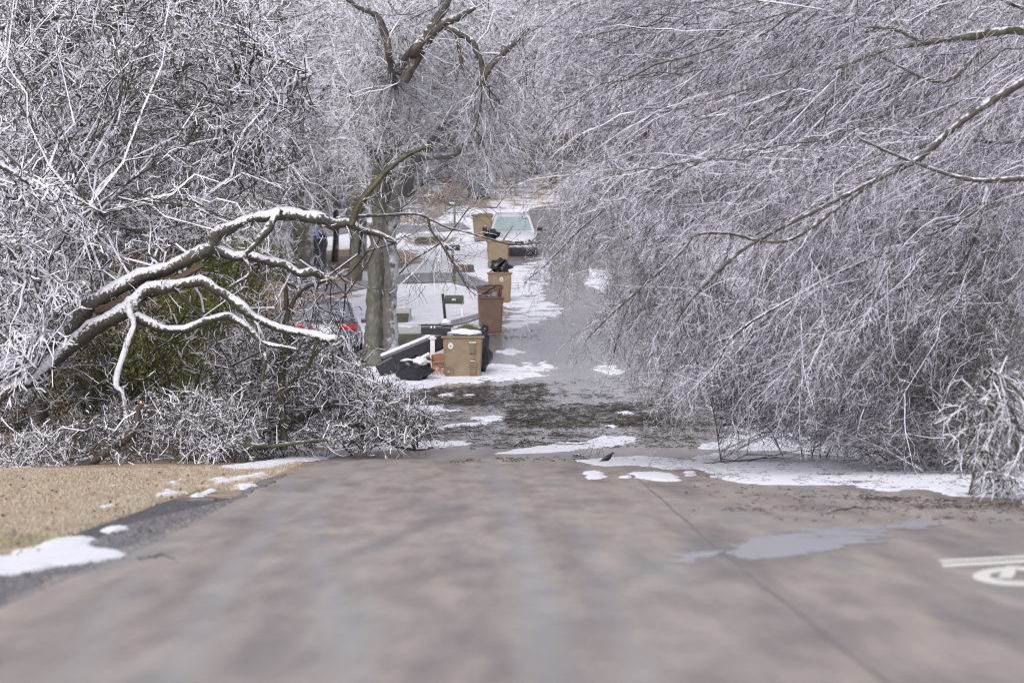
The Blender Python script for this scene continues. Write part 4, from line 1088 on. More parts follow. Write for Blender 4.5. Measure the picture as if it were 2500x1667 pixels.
# ---- wheeled rubbish carts
def cart(px, py, wpx, hpx, body, label, lid='closed', rz=0.0, d=None, side='wheel_left', seal=False, pockets=False, taper=.86, snowlid=False, depth=.75, wheelr=.13):
    g = gp(px, py) if d is None else np.array([*at(px, py, d)])
    s = pxm(g[1]); W, H = wpx * s, hpx * s
    e = empty('rubbish_cart', g, label, 'rubbish cart', 'rubbish carts put out along the left kerb', rz)
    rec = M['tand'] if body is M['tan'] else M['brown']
    b = BM()
    # tapered tub with an open top (outer shell, inner shell)
    tw, tb = W / 2, W / 2 * taper
    dw, db = depth / 2, depth / 2 * .82
    zt = H * .93
    shape = lambda w_, dp, z, c: [(-w_ + c, -dp, z), (w_ - c, -dp, z), (w_, -dp + c, z), (w_, dp - c, z), (w_ - c, dp, z), (-w_ + c, dp, z), (-w_, dp - c, z), (-w_, -dp + c, z)]
    rings = [shape(tb * .97, db * .97, 0, .04), shape(tb, db, .03, .04), shape(tb + (tw - tb) * .5, db + (dw - db) * .5, zt * .52, .04), shape(tw * .985, dw * .985, zt, .04),
             shape(tw * .93, dw * .93, zt, .04), shape(tb * .93, db * .93, .08, .04)]
    V = [[b.bm.verts.new(p) for p in r] for r in rings]
    for r0, r1 in zip(V[:-1], V[1:]):
        for i in range(8): b.bm.faces.new((r0[i], r0[(i + 1) % 8], r1[(i + 1) % 8], r1[i]))
    b.bm.faces.new(V[0][::-1]); b.bm.faces.new(V[-1])
    b.build('tub', body, e)
    # rim
    b = BM()
    for sx, sy, cx_, cy_ in ((W * 1.08, .035, 0, -dw - .01), (W * 1.08, .035, 0, dw + .01), (.035, depth + .02, -tw - .01, 0), (.035, depth + .02, tw + .01, 0)):
        b.box((cx_, cy_, zt + .0), (sx, sy, .05), bevel=.008)
    b.build('rim', body, e)
    sx = -1 if 'left' in side else 1
    if side != 'none':
        for q in (-1, 1):
            w_ = BM(); c = (sx * (tb - .10), q * (db * .92 + .035), wheelr)
            w_.cyl((c[0], c[1] - .03, c[2]), (c[0], c[1] + .03, c[2]), wheelr, n=20)
            o = w_.build('wheel', M['tyre'] if body is not M['tan'] else M['tand'], e)
            BM().cyl((c[0], c[1] - .036, c[2]), (c[0], c[1] + .036, c[2]), wheelr * .22, n=10).build('hub', M['rim'], o)
    if pockets:
        p = BM()
        p.box((tb * .56, -dw - .012 + .03, zt * .72), (W * .165, .07, zt * .26), rot=(.06, 0, 0), bevel=.01)
        p.box((tb * .56, -db - .03, zt * .44), (W * .095, .06, zt * .09), bevel=.006)
        p.box((tb * .60, -db - .012, zt * .19), (W * .185, .05, zt * .36), rot=(.05, 0, 0), bevel=.008)
        p.build('pocket', M['tand'], e)  # raised blocks; the darker tan imitates shade inside hollows
        q = BM(); q.box((tb * .56, -dw - .03 + .03, zt * .865), (W * .17, .075, .022)); q.box((tb * .56, -db - .045, zt * .395), (W * .10, .05, .016)); q.build('ledge', M['snow'], e)
        BM().box((-tb * .12, -dw - .0, zt * .93), (.03, .03, zt * .06)).build('rib', body, e)
    if seal:
        sc = (-tw * .60 if pockets else tw * .15, -dw * .955 - .012, zt * .78)
        o = BM().cyl((sc[0], sc[1], sc[2]), (sc[0], sc[1] - .008, sc[2]), .085 if pockets else .075, n=24).build('seal', M['whiteplastic'], e)
        for v in o.data.vertices: v.co.x = sc[0] + (v.co.x - sc[0]) * .8
        p = BM()   # faint emblem ring and mark
        for a in np.linspace(0, 2 * math.pi, 16, endpoint=False): p.box((sc[0] + .045 * math.cos(a), sc[1] - .009, sc[2] + .06 * math.sin(a)), (.012, .004, .012))
        p.box((sc[0], sc[1] - .009, sc[2] - .005), (.035, .004, .05), rot=(0, .4, 0)); p.box((sc[0] - .015, sc[1] - .009, sc[2] + .01), (.02, .004, .02))
        p.build('emblem', rec if body is M['tan'] else M['concrete'], o)
    if lid == 'closed':
        l = BM()
        l.box((0, 0, zt + .035), (W * 1.06, depth * 1.06, .03), bevel=.012)
        l.box((W * .12, -depth * .05, zt + .06), (W * .68, depth * .8, .03), bevel=.012)
        l.build('lid', M['blackp'], e)
    elif lid == 'propped':      # lid held half open by the rubbish, hinge on the left
        l = BM(); l.box((-W * .12, 0, zt + .22), (W * .92, depth * 1.02, .028), rot=(0, -.52, 0), bevel=.01)
        l.build('lid', M['blackp'], e)
    elif lid == 'slant':
        l = BM(); l.box((-W * .10, 0, zt + .24), (W * .95, depth * 1.0, .028), rot=(0, -.72, 0), bevel=.01)
        l.build('lid', M['blackp'], e)
    elif lid == 'flung':        # lid thrown back, standing up at an angle
        l = BM(); l.box((W * .42, 0, zt + .25), (W * .85, depth * .95, .03), rot=(0, -.95, 0), bevel=.01)
        l.build('lid', M['blackp'], e)
    if snowlid:
        s_ = BM(); s_.blob((W * .08, 0, zt + .075), (W * .36, depth * .42, .05), noise=.25, seed=4, flat=-.3); s_.blob((W * .3, -.1, zt + .085), (W * .16, depth * .3, .045), noise=.3, seed=9, flat=-.3)
        s_.build('lid_snow', M['snow'], e, True)
    return e, g, W, H, zt
c1, g1, W1, H1, z1 = cart(1130, 920, 98, 104, M['tan'], 'nearest tan rubbish cart with round white seal and snow on its black lid', 'closed', seal=True, pockets=True, snowlid=True, side='wheel_left', depth=.8, taper=.88, wheelr=.14)
c2, g2, W2, H2, z2 = cart(1200, 812, 58, 91, M['brown'], 'brown rubbish cart with its lid propped open over a white bag and a bottle', 'propped', side='wheel_left', taper=.84, wheelr=.115)
c2b, g2b, _, _, z2b = cart(1192, 0, 62, 86, M['brown'], 'brown rubbish cart with a closed black lid directly behind the propped open cart', 'closed', side='none', d=None) if False else (None,) * 5
gB = gp(1198, 797)
c2b, g2b, W2b, H2b, z2b = cart(1196, 795, 62, 100, M['brown'], 'brown rubbish cart with a closed black lid directly behind the propped open cart', 'closed', side='none')
c3, g3, W3, H3, z3 = cart(1220, 738, 58, 76, M['tan'], 'tan rubbish cart heaped with a black bag under its slanting lid', 'slant', seal=True, side='none', taper=.9)
c4, g4, W4, H4, z4 = cart(1216, 654, 54, 70, M['tan'], 'tan rubbish cart beside the front of the silver car', 'flung', side='wheel_left', taper=.88)
c5, g5, W5, H5, z5 = cart(1178, 588, 50, 66, M['tan'], 'farthest tan rubbish cart, left of the silver car windshield', 'closed', side='none', taper=.8)

def thing_bm(bm, name, mat, loc, label, cat, group=None, rz=0, smooth=True):
    o = bm.build(name, mat, None, smooth)
    o.location = [float(v) for v in loc]; o.rotation_euler = (0, 0, rz)
    return tag(o, label, cat, group)
# what the open carts hold
o = thing_bm(BM().blob((0, 0, .06), (.17, .2, .11), noise=.3, seed=2), 'white_bag', M['whiteplastic'], (g2[0] - .02, g2[1] - .02, g2[2] + z2 + .03), 'white plastic bag with red print in the open brown cart', 'bag')
p = BM()
for a, b_ in ((-.035, .5), (.0, -.5), (.03, .5)): p.box((a - .02, -.205, .07), (.014, .01, .07), rot=(0, b_, 0))
p.build('red_print', M['redink'], o)
BM().box((-.075, -.195, .075), (.012, .01, .05)).build('blue_print', M['tarp'], o)
p = BM(); p.cyl((0, 0, 0), (0, 0, .14), .045, n=12).cyl((0, 0, .14), (0, 0, .20), .045, .02, n=12).cyl((0, 0, .20), (0, 0, .25), .02, n=10)
bo = thing_bm(p, 'bottle', M['bottle'], (g2[0] + .24, g2[1] - .05, g2[2] + z2 - .01), 'brown bottle standing in the open brown cart beside the white bag', 'bottle')
BM().cyl((0, 0, .25), (0, 0, .27), .022, n=10).build('cap', M['redink'], bo)
thing_bm(BM().blob((0, 0, .14), (W3 * .40, .32, .26), noise=.35, seed=5), 'rubbish_bag', M['bag'], (g3[0] + .05, g3[1], g3[2] + z3 + .03), 'black rubbish bag bulging out of the tan cart behind the brown carts', 'rubbish bag')
thing_bm(BM().blob((0, 0, .1), (.28, .25, .17), noise=.35, seed=8), 'rubbish_bag', M['bag'], (g4[0] - .25, g4[1] + .9, g4[2] + z4 + .18), 'black bag piled behind the tan cart beside the silver car', 'rubbish bag')
# black bag behind the right of the near cart
b = BM(); b.blob((.14, 0, .50), (.36, .3, .56), noise=.2, seed=12, flat=-.9)
bb = thing_bm(b, 'rubbish_bag', M['bag'], (g1[0] + .26, g1[1] + .85, g1[2] + .16), 'tall black rubbish bag squeezed behind the right side of the nearest tan cart', 'rubbish bag')
BM().blob((-.25, -.05, 1.02), (.46, .3, .10), noise=.2, seed=3, flat=-.3).build('snow_cap', M['snow'], bb, True)
# long black discarded couch, snow on top, lying toward the tree
gA = gp(1000, 905)
b = BM()
# slanting slab: wide back part and a lower end
dd = 110.5
p0, p1 = at(930, 905, dd), at(1062, 862, dd)
cdir = norm((p1 - p0)[None])[0]
ang = math.atan2(cdir[2], cdir[0])
mid = (at(935, 880, dd) + at(1095, 815, dd)) / 2
ln = float(np.linalg.norm(at(935, 880, dd) - at(1095, 815, dd)))
couch = empty('discarded_couch', (mid[0], dd + .4, gz(mid[0], dd + .4)), 'long black discarded couch tipped down to the left with thick snow on top', 'couch')
zc = mid[2] - gz(mid[0], dd + .4)
BM().box((0, 0, zc - .12), (ln, .7, .42), rot=(0, -.385, 0), bevel=.05).build('frame', M['blackp'], couch)
BM().box((.0 - .085, 0, zc + .12), (ln * .98, .66, .10), rot=(0, -.385, 0), bevel=.045).build('snow_cap', M['snow'], couch, True)
BM().box((-ln * .40, -.1, zc - .55), (.55, .6, .45), rot=(0, -.5, 0), bevel=.06).build('arm_rest', M['blackp'], couch)
# second slab in front, snow covered
p2 = at(1010, 885, 108.6)
sl = empty('discarded_cushion', (p2[0], 108.6, gz(p2[0], 108.6)), 'black cushion with a snow covered top leaning below the couch beside the white post', 'cushion')
zz = p2[2] - gz(p2[0], 108.6)
BM().box((.03, 0, zz - .12), (.95, .5, .14), rot=(0, -.52, 0), bevel=.03).build('cushion', M['blackp'], sl)
BM().box((.0, 0, zz - .0), (.98, .48, .09), rot=(0, -.52, 0), bevel=.04).build('snow_cap', M['snow'], sl, True)
gb_ = gp(1010, 930)
b = BM().blob((0, 0, .27), (.46, .36, .34), noise=.3, seed=21, flat=-.75)
o = thing_bm(b, 'rubbish_bag', M['bag'], gb_, 'black rubbish bag with patchy snow lying in front of the couch at the kerb', 'rubbish bag')
b = BM(); b.blob((.15, -.06, .50), (.26, .26, .12), noise=.3, seed=5, flat=-.6); b.blob((-.12, -.02, .50), (.2, .2, .09), noise=.4, seed=15, flat=-.4); b.build('snow_cap', M['snow'], o, True)
# paper yard bag with print
gk = gp(1072, 918)
kb = empty('paper_bag', gk, 'open kraft paper yard bag with dark lettering, between black bag and tan cart', 'paper bag')
b = BM(); b.prism([(-.19, 0), (.19, 0), (.20, .40), (-.20, .38)], 'y', -.14, .14); b.prism([(-.20, .385), (.20, .405), (.17, .62), (-.19, .58)], 'y', .10, .14)
b.prism([(-.205, .38), (-.19, .38), (-.19, .58), (-.21, .55)], 'y', -.13, .13)
b.build('paper', M['kraft'], kb)
t_ = bpy.data.curves.new('txt', 'FONT'); t_.body = 'URDAN'; t_.size = .115; t_.extrude = .003; t_.align_x = 'CENTER'
to = bpy.data.objects.new('txt', t_); me = bpy.data.meshes.new_from_object(to)
o = link('lettering', me, M['ink'], kb); o.location = (.0, -.146, .29); o.rotation_euler = (R(90), 0, 0); o.scale = (.95, 1, 1)
bpy.data.objects.remove(to)
b = BM()
for k in range(5): b.box((.02 + .028 * k, -.143, .245), (.016, .006, .028))
b.build('small_print', M['ink'], kb)
b = BM(); rr_ = random.Random(4)
for k in range(34): b.box((rr_.uniform(-.15, .15), -.144, rr_.uniform(.03, .22)), (rr_.uniform(.02, .06), .005, .012), rot=(0, rr_.uniform(.3, 1.0), 0))
b.build('frost', M['snow'], kb)

# ---- mailboxes
def mailbox(label, x0, x1, ytop, ybot, postx, pyb, pw, bmat, pmat, d, plates=(), rz=0, tilt=0.0, snow=False, face=None, sidecap=True):
    s = pxm(d)
    bx, bt = at((x0 + x1) / 2, ytop, d), at((x0 + x1) / 2, ybot, d)
    post = at(postx, pyb, d)
    zg_ = gz(post[0], d)
    e = empty('mailbox', (post[0], d, zg_), label, 'mailbox', 'roadside mailboxes')
    L, H = (x1 - x0) * s, (ytop - ybot) * -s
    cx_, z0 = bx[0] - post[0], bt[2] - zg_
    b = BM(); w_ = .17
    prof = [(-w_ / 2, 0), (w_ / 2, 0), (w_ / 2, H * .6)] + [(w_ / 2 * math.cos(a), H * .6 + H * .4 * math.sin(a)) for a in np.linspace(.3, math.pi - .3, 7)] + [(-w_ / 2, H * .6)]
    b.prism(prof, 'x', cx_ - L / 2, cx_ + L / 2)
    bd = b.build('box', bmat, e)
    BM().box((cx_ + L / 2 + .008, 0, H * .42 + z0 * 0), (.02, w_ * 1.06, H * .9)).build('door', bmat, bd)
    for v in bd.data.vertices: v.co.z += z0
    bpy.data.objects[bd.children[0].name].location = (0, 0, z0)
    for (pxx, pw_, ph_, dy) in plates:
        BM().box((at(pxx, 0, d)[0] - post[0], -w_ / 2 - .006, z0 + H * .5 + dy), (pw_, .008, ph_)).build('number_plate', M['white'], bd)
    BM().box((0, .0, (z0) / 2 - .05), (pw * s, pw * s, z0 + .1)).build('post', pmat, e)
    if snow:
        BM().blob((cx_, 0, z0 + H), (L * .5, w_ * .55, .05), noise=.2, seed=abs(int(x0)), flat=-.3).build('snow_cap', M['snow'], e, True)
    return e
mb1 = mailbox('black mailbox with two white number plates on a square white post by the nearest cart', 1028, 1078, 791, 817, 1056, 900, 11, M['blackp'], M['white'], 109.8, plates=((1053, .035, .065, .06), (1061, .035, .065, .06)), snow=False)
BM().box((0, 0, .98), (.2, .17, .045)).build('post_cap', M['white'], mb1)
mb1b = mailbox('black mailbox with a snow heap on top, right of the two plate mailbox', 1080, 1099, 794, 816, 1088, 900, 6, M['blackp'], M['white'], 110.6, snow=False)
BM().blob((0, 0, at(0, 788, 110.6)[2] - mb1b.location.z), (.13, .14, .10), noise=.2, seed=3, flat=-.4).build('snow_cap', M['snow'], mb1b, True)
mailbox('dark green mailbox with a small pale number, beside a leaning black post', 1086, 1131, 721, 742, 1128, 760, 6, M['green'], M['white'], 128, plates=((1108, .12, .055, .0),))
b = BM(); h_ = 66 * pxm(126); b.cyl((0, 0, -.1), (-.09, 0, h_), .045, n=8)
thing_bm(b, 'marker_post', M['blackp'], gp(1088, 783), 'thin leaning black post left of the dark green mailbox', 'post')
mailbox('rusty brown mailbox on a mossy green post above the dark green mailbox', 1104, 1156, 646, 665, 1109, 700, 7, plain('rusty_metal', (.09, .055, .05), .6, .3, 8), M['mossy'], 142, plates=((1123, .07, .03, -.02),))
mailbox('black mailbox with two pale plates on a dark mossy post up the slope', 1086, 1122, 598, 612, 1105, 640, 6, M['blackp'], M['mossy'], 152, plates=((1099, .09, .07, 0), (1110, .06, .07, 0)))
mailbox('farthest dark mailbox with pale lettering on a thin mossy post', 1090, 1128, 489, 503, 1110, 560, 5, M['green'], M['mossy'], 170, plates=((1104, .24, .06, 0),))

# ---- culvert head walls under the driveways
def culvert(label, x0, x1, y0, y1, w=2.0):
    g = gp((x0 + x1) / 2, y1); s = pxm(g[1]); W, H = (x1 - x0) * s, (y1 - y0) * s
    e = empty('culvert', g, label, 'culvert', 'culvert walls under the driveways')
    BM().box((0, w / 2, H / 2), (W, w, H + .1), bevel=.02).build('head_wall', M['concrete'], e)
    BM().prism([(-W * .42, .02), (W * .44, .02), (W * .47, H * .72), (-W * .46, H * .72)], 'y', -.03, .2).build('opening', M['mossopening'], e)  # solid panel painted dark for the shade inside the opening
    BM().blob((0, w / 2, H + .04), (W * .54, w * .5, .10), noise=.12, seed=abs(int(x0)), flat=-.5).build('snow_cap', M['snow'], e, True)
culvert('low mossy culvert wall with a snowy top, behind the couch', 950, 1034, 802, 848)
culvert('pale culvert wall right of the big mossy trunk', 946, 1000, 756, 788)
culvert('small dark culvert up the slope between mossy mailbox posts and trunk', 1008, 1072, 572, 596)
gt_ = gp(1140, 806); n = 500
Xs, Ys = gt_[0] + rng.normal(size=n) * .22, gt_[1] + rng.normal(size=n) * .25
Z = ground_z(Xs, Ys); h_ = rng.uniform(.08, .24, n) * np.exp(-((Xs - gt_[0]) / .35) ** 2)
V = np.stack([np.stack([Xs - .012, Ys, Z], 1), np.stack([Xs + .012, Ys, Z], 1), np.stack([Xs + rng.normal(size=n) * .06, Ys, Z + h_], 1)], 1).reshape(-1, 3) - gt_
o = link('grass_tuft', np_mesh('grass_tuft', V, np.arange(3 * n).reshape(n, 3)), M['weed']); o.location = gt_
tag(o, 'tuft of green grass poking through snow above the nearest cart', 'grass tuft')

# ---- cars
def car(loc, rz, paint, W, L, H, label, glass_front, rear_lights=False, suv=False, snow=False, low=0.30):
    """faces -Y in its own frame (front towards the camera when rz = 0)"""
    e = empty('parked_car', loc, label, 'car', None, rz)
    hw = W / 2
    hood = H * (.60 if not suv else .64)
    # lower body: cross-sections along Y
    secs = [(-L / 2, low * 1.2, hood * .66, .80), (-L / 2 + .12, low * .8, hood * .84, .92), (-L / 2 + .5, low * .75, hood * .93, .985), (-L * .22, low * .72, hood * 1.0, 1.0),
            (L * .05, low * .72, hood * 1.02, 1.0), (L * .30, low * .72, hood * 1.02, 1.0), (L / 2 - .35, low * .75, hood * (1.0 if not suv else 1.02), .98), (L / 2 - .08, low * .8, hood * .97, .93), (L / 2, low * 1.2, hood * .80, .84)]
    b = BM(); rings = []
    for y, z0, z1, k in secs:
        w_ = hw * k
        pts = [(-w_ * .90, z0), (w_ * .90, z0), (w_ * .985, z0 + .12), (w_, (z0 + z1) * .52), (w_ * .97, z1 - .12), (w_ * .86, z1 - .02), (w_ * .4, z1 + .025), (-w_ * .4, z1 + .025), (-w_ * .86, z1 - .02), (-w_ * .97, z1 - .12), (-w_, (z0 + z1) * .52), (-w_ * .985, z0 + .12)]
        rings.append([b.bm.verts.new((p[0], y, p[1])) for p in pts])
    for r0, r1 in zip(rings[:-1], rings[1:]):
        for i in range(12): b.bm.faces.new((r0[i], r0[(i + 1) % 12], r1[(i + 1) % 12], r1[i]))
    b.bm.faces.new(rings[0]); b.bm.faces.new(rings[-1][::-1])
    body = b.build('body', paint, e, True)
    # cabin
    yb0, yt0, yt1, yb1 = -L * .20, -L * .04, L * (.27 if not suv else .38), L * (.40 if not suv else .47)
    zb, zt = hood * .98, H
    wb, wt = hw * .90, hw * .70
    c = BM()
    v = [c.bm.verts.new(p) for p in [(-wb, yb0, zb), (wb, yb0, zb), (wb, yb1, zb), (-wb, yb1, zb), (-wt, yt0, zt - .05), (wt, yt0, zt - .05), (wt, yt1, zt - .05), (-wt, yt1, zt - .05), (-wt * .85, yt0 + .2, zt), (wt * .85, yt0 + .2, zt), (wt * .85, yt1 - .2, zt), (-wt * .85, yt1 - .2, zt)]]
    for f in ((0, 1, 5, 4), (1, 2, 6, 5), (2, 3, 7, 6), (3, 0, 4, 7), (4, 5, 9, 8), (5, 6, 10, 9), (6, 7, 11, 10), (7, 4, 8, 11), (8, 9, 10, 11)): c.bm.faces.new([v[i] for i in f])
    c.build('cabin', M['snow'] if snow else paint, e)
    def pane(name, q, mat, off):
        q = [Vector(p) for p in q]; cc = sum(q, Vector()) / 4
        nn = (q[1] - q[0]).cross(q[3] - q[0]).normalized()
        w2 = BM(); A = [w2.bm.verts.new(cc + (p - cc) * .88 + nn * off) for p in q]; B2 = [w2.bm.verts.new(cc + (p - cc) * .88 + nn * (off - .03)) for p in q]
        w2.bm.faces.new(A); w2.bm.faces.new(B2[::-1])
        for i in range(4): w2.bm.faces.new((A[i], B2[i], B2[(i + 1) % 4], A[(i + 1) % 4]))
        return w2.build(name, mat, e)
    pane('windshield', [(-wb, yb0, zb + .02), (wb, yb0, zb + .02), (wt, yt0, zt - .06), (-wt, yt0, zt - .06)], glass_front, .012)
    pane('rear_window', [(wb, yb1, zb + .02), (-wb, yb1, zb + .02), (-wt, yt1, zt - .06), (wt, yt1, zt - .06)], M['glass_d'] if not rear_lights else glass_front, .012)
    for s_ in (-1, 1):
        qs = [(s_ * wb, yb0 + .15, zb + .02), (s_ * wb, yb1 - .15, zb + .02), (s_ * wt, yt1 - .1, zt - .07), (s_ * wt, yt0 + .12, zt - .07)]
        pane('side_window', qs if s_ > 0 else [qs[1], qs[0], qs[3], qs[2]], M['glass_d'], .012)
        m_ = BM(); m_.box((s_ * (hw + .10), yb0 + .35, zb + .08), (.20, .10, .14), bevel=.03); m_.build('mirror', M['blackp'] if not rear_lights else paint, e)
    for sx in (-1, 1):
        for yy in (-L * .31, L * .30):
            w2 = BM().cyl((sx * (hw - .20), yy, .32), (sx * (hw + .005), yy, .32), .32, n=20).build('wheel', M['tyre'], e)
            BM().cyl((sx * (hw - .02), yy, .32), (sx * (hw + .02), yy, .32), .2, n=12).build('rim', M['rim'], w2)
    # front
    g_ = BM(); g_.box((0, -L / 2 - .005, hood * .60), (W * .46, .05, hood * .14), bevel=.015); g_.build('grille', M['blackp'], e)
    g_ = BM(); g_.box((0, -L / 2 - .01, hood * .28), (W * .86, .14, hood * .26), bevel=.03); g_.build('lower_grille', M['blackp'], e)
    g_ = BM(); g_.box((0, -L / 2 - .045, hood * .46), (W * .90, .10, hood * .10), bevel=.03); g_.build('bumper', paint, e)
    BM().cyl((0, -L / 2 - .05, hood * .61), (0, -L / 2 - .02, hood * .61), .055, n=14).build('badge', M['rim'], e)
    for s_ in (-1, 1):
        h_ = BM(); h_.box((s_ * W * .35, -L / 2 + .05, hood * .70), (W * .21, .16, hood * .13), rot=(0, s_ * -.18, s_ * .28), bevel=.03); o = h_.build('headlight', M['lamp'], e)
        BM().cyl((s_ * W * .34, -L / 2 - .05, hood * .70), (s_ * W * .34, -L / 2 + .05, hood * .70), .05, n=12).build('bulb', M['blackp'], o)
    # rear
    for s_ in (-1, 1):
        h_ = BM(); h_.box((s_ * W * .335, L / 2 - .02, hood * .84), (W * .29, .12, hood * .17), rot=(0, 0, s_ * -.12), bevel=.03); h_.build('tail_light', M['red'], e)
    g_ = BM(); g_.box((0, L / 2 + .02, hood * .42), (W * .93, .14, hood * .22), bevel=.04); g_.build('rear_bumper', paint, e)
    g_ = BM(); g_.box((0, L / 2 - .0, hood * .72), (.34, .10, .16), bevel=.01); g_.build('plate', M['white'], e)
    if snow:
        BM().box((0, L * .14, H + .01), (W * .62, L * .30, .05), bevel=.02).build('snow_cap', M['snow'], e, True)
    return e
gcar = np.array([(1251 - 1250) / F * 151.5, 151.5 + 2.2, 0.]); gcar[2] = gz(gcar[0], gcar[1]) + .02
cw = car(gcar, 0, M['carwhite'], 1.84, 4.5, 1.44, 'pale silver car with a light green windshield parked nose downhill behind the carts', M['glass_g'])
cw.rotation_euler = (math.atan(.105), 0, 0)
gc2 = gp(812, 846)
cg = car((gc2[0], gc2[1] - 2.2, gz(gc2[0], gc2[1] - 2.2)), math.pi, M['cargrey'], 1.82, 4.4, 1.52, 'grey car with red tail lights parked behind the fallen limbs left of the big trunk', M['glass_d'], rear_lights=True)
bpy.context.view_layer.update()

# ---- blue tarp over a stack in the yard
gt = gp(700, 650)
tp = empty('tarp_stack', gt, 'blue tarp thrown over a dark stack behind the left trees', 'tarp')
s = pxm(gt[1])
BM().box((-.1, 1, .55), (150 * s, 1.6, 1.1), bevel=.05).build('stack', M['darkhole'], tp)
b = BM(); b.blob((-.55, .6, 1.0), (.95, 1.1, .40), noise=.3, seed=40); b.build('tarp', M['tarp'], tp, True)
gt2 = gp(768, 668)
tr_ = empty('tarped_trailer', gt2, 'dark upright crate with blue tarp corner, right of the grey trunk', 'crate')
BM().box((0, .5, .7), (.75, 1.0, 1.4), bevel=.03).build('crate', M['roofd'], tr_)
BM().blob((-.15, .3, 1.45), (.42, .6, .32), noise=.3, seed=44).build('tarp', M['tarp'], tr_, True)
# utility box in the shrubs
ub = empty('utility_box', gp(212, 1075), 'weathered pale green grey utility box standing in the shrubs on the left', 'utility box')
BM().box((0, .15, .45), (.30, .3, .9), bevel=.02).build('cabinet', M['concrete'], ub)
BM().box((0, -.02, .45), (.24, .03, .7), bevel=.008).build('door', plain('pale_green_metal', (.35, .37, .31), .6, .2, 6), ub)

# ---- houses in the background
def house(name_label, px, d, W, D, Hh, wall, roof, rz=0.0, snow=True, zoff=0.0, nw=3):
    x = at(px, 0, d)[0]
    e = empty('house', (x, d, gz(x, d) + zoff), name_label, 'house', None, rz)
    b = BM(); b.box((0, D / 2, Hh / 2 - .4), (W, D, Hh + .8)); w_ = b.build('wall', wall, e)
    rh = D * .28
    b = BM(); b.prism([(-.5, Hh - .1), (D / 2, Hh + rh), (D + .5, Hh - .1), (D + .5, Hh + .08), (D / 2, Hh + rh + .2), (-.5, Hh + .08)], 'x', -W / 2 - .4, W / 2 + .4)
    r_ = b.build('roof', roof, e)
    b = BM(); b.prism([(0, Hh + .0), (D / 2, Hh + rh), (D, Hh + .0)], 'x', -W / 2 + .02, W / 2 - .02); b.build('gable', wall, e)
    if snow:
        b = BM(); b.prism([(-.5, Hh + .085), (D / 2, Hh + rh + .205), (D / 2, Hh + rh + .30), (-.5, Hh + .17)], 'x', -W / 2 - .38, W / 2 + .38); b.build('roof_snow', M['snow'], r_)
    for i in range(nw):
        xx = -W / 2 + W * (i + .5) / nw
        f_ = BM(); f_.box((xx, -.03, Hh * .55), (1.15, .08, 1.3)); f_ = f_.build('window', M['white'], e)
        BM().box((xx, -.06, Hh * .55), (.95, .06, 1.1)).build('pane', M['glass_d'], f_)
    f_ = BM(); f_.box((W * .06, -.03, 1.0), (1.0, .08, 2.1)); f_.build('door', M['white'] if wall is not M['siding'] else M['brick'], e)
    b = BM(); b.box((-W * .3, D / 2, Hh + rh + .3), (.7, .7, 1.6)); b.build('chimney', M['brick'], r_)
    return e
house('tan sided house with a snowy roof up the hill above the mailboxes', 1150, 211, 6.0, 6, 2.3, M['siding'], M['roofd'])
house('dark gabled house with bright snow on its roof, high on the hill', 1072, 217, 3.2, 6, 2.2, M['siding_g'], M['roofd'])
house('red brick house hidden behind the upper left tree', 20, 150, 12, 8, 3.6, M['brick'], M['roofd'])
house('grey house glimpsed behind the left trees and the tarp', 560, 178, 10, 8, 3.0, M['siding_g'], M['roofd'])
house('brick house behind the icy branches on the right', 1800, 190, 11, 8, 3.2, M['brick'], M['roofd'])
# small things up the street
def box_thing(name, label, cat, px, py, w_, h_, mat, dpt=.6, d=None):
    g = gp(px, py); e = empty(name, g, label, cat)
    s = pxm(g[1]); W, H = w_ * s, h_ * s
    b = BM(); b.box((0, dpt / 2, H / 2), (W, dpt, H), bevel=min(W, H) * .08, taper=(.85, .85)); b.build('tub', mat, e)
    b = BM(); b.box((0, dpt / 2, H + .03), (W * 1.08, dpt * 1.08, .07), bevel=.02); b.build('lid', M['blackp'], e)
    for sx in (-1, 1): BM().cyl((sx * W * .36, -.02, .1), (sx * W * .36, .04, .1), .1, n=10).build('wheel', M['tyre'], e)
box_thing('rubbish_cart', 'wide black refuse container far up the left side of the road', 'rubbish cart', 1160, 486, 38, 42, M['blackp'])
box_thing('rubbish_cart', 'teal cart standing right of the far black container', 'rubbish cart', 1186, 486, 15, 40, M['teal'])
box_thing('barrel', 'orange barrel on the hill below the snowy gable', 'barrel', 1054, 345, 10, 36, M['orange'])
box_thing('rubbish_cart', 'dark cart on the snowy yard behind the right hand branches', 'rubbish cart', 1706, 720, 26, 50, M['blackp'])
box_thing('crate', 'red brown box beside the dark cart in the right yard', 'crate', 1748, 722, 20, 26, M['brick'])
box_thing('newspaper_box', 'narrow red box among dark trunks above the farthest mailbox', 'box', 1096, 452, 8, 26, M['red'])
b = BM().box((0, 0, .06), (.09, .09, .10), bevel=.02)
o = thing_bm(b, 'drink_cup', M['whiteplastic'], gp(2300, 1133), 'small white and cyan cup lying on the snow at the right', 'cup', smooth=False)
BM().box((0, -.02, .05), (.07, .09, .05)).build('print', M['cyan'], o)
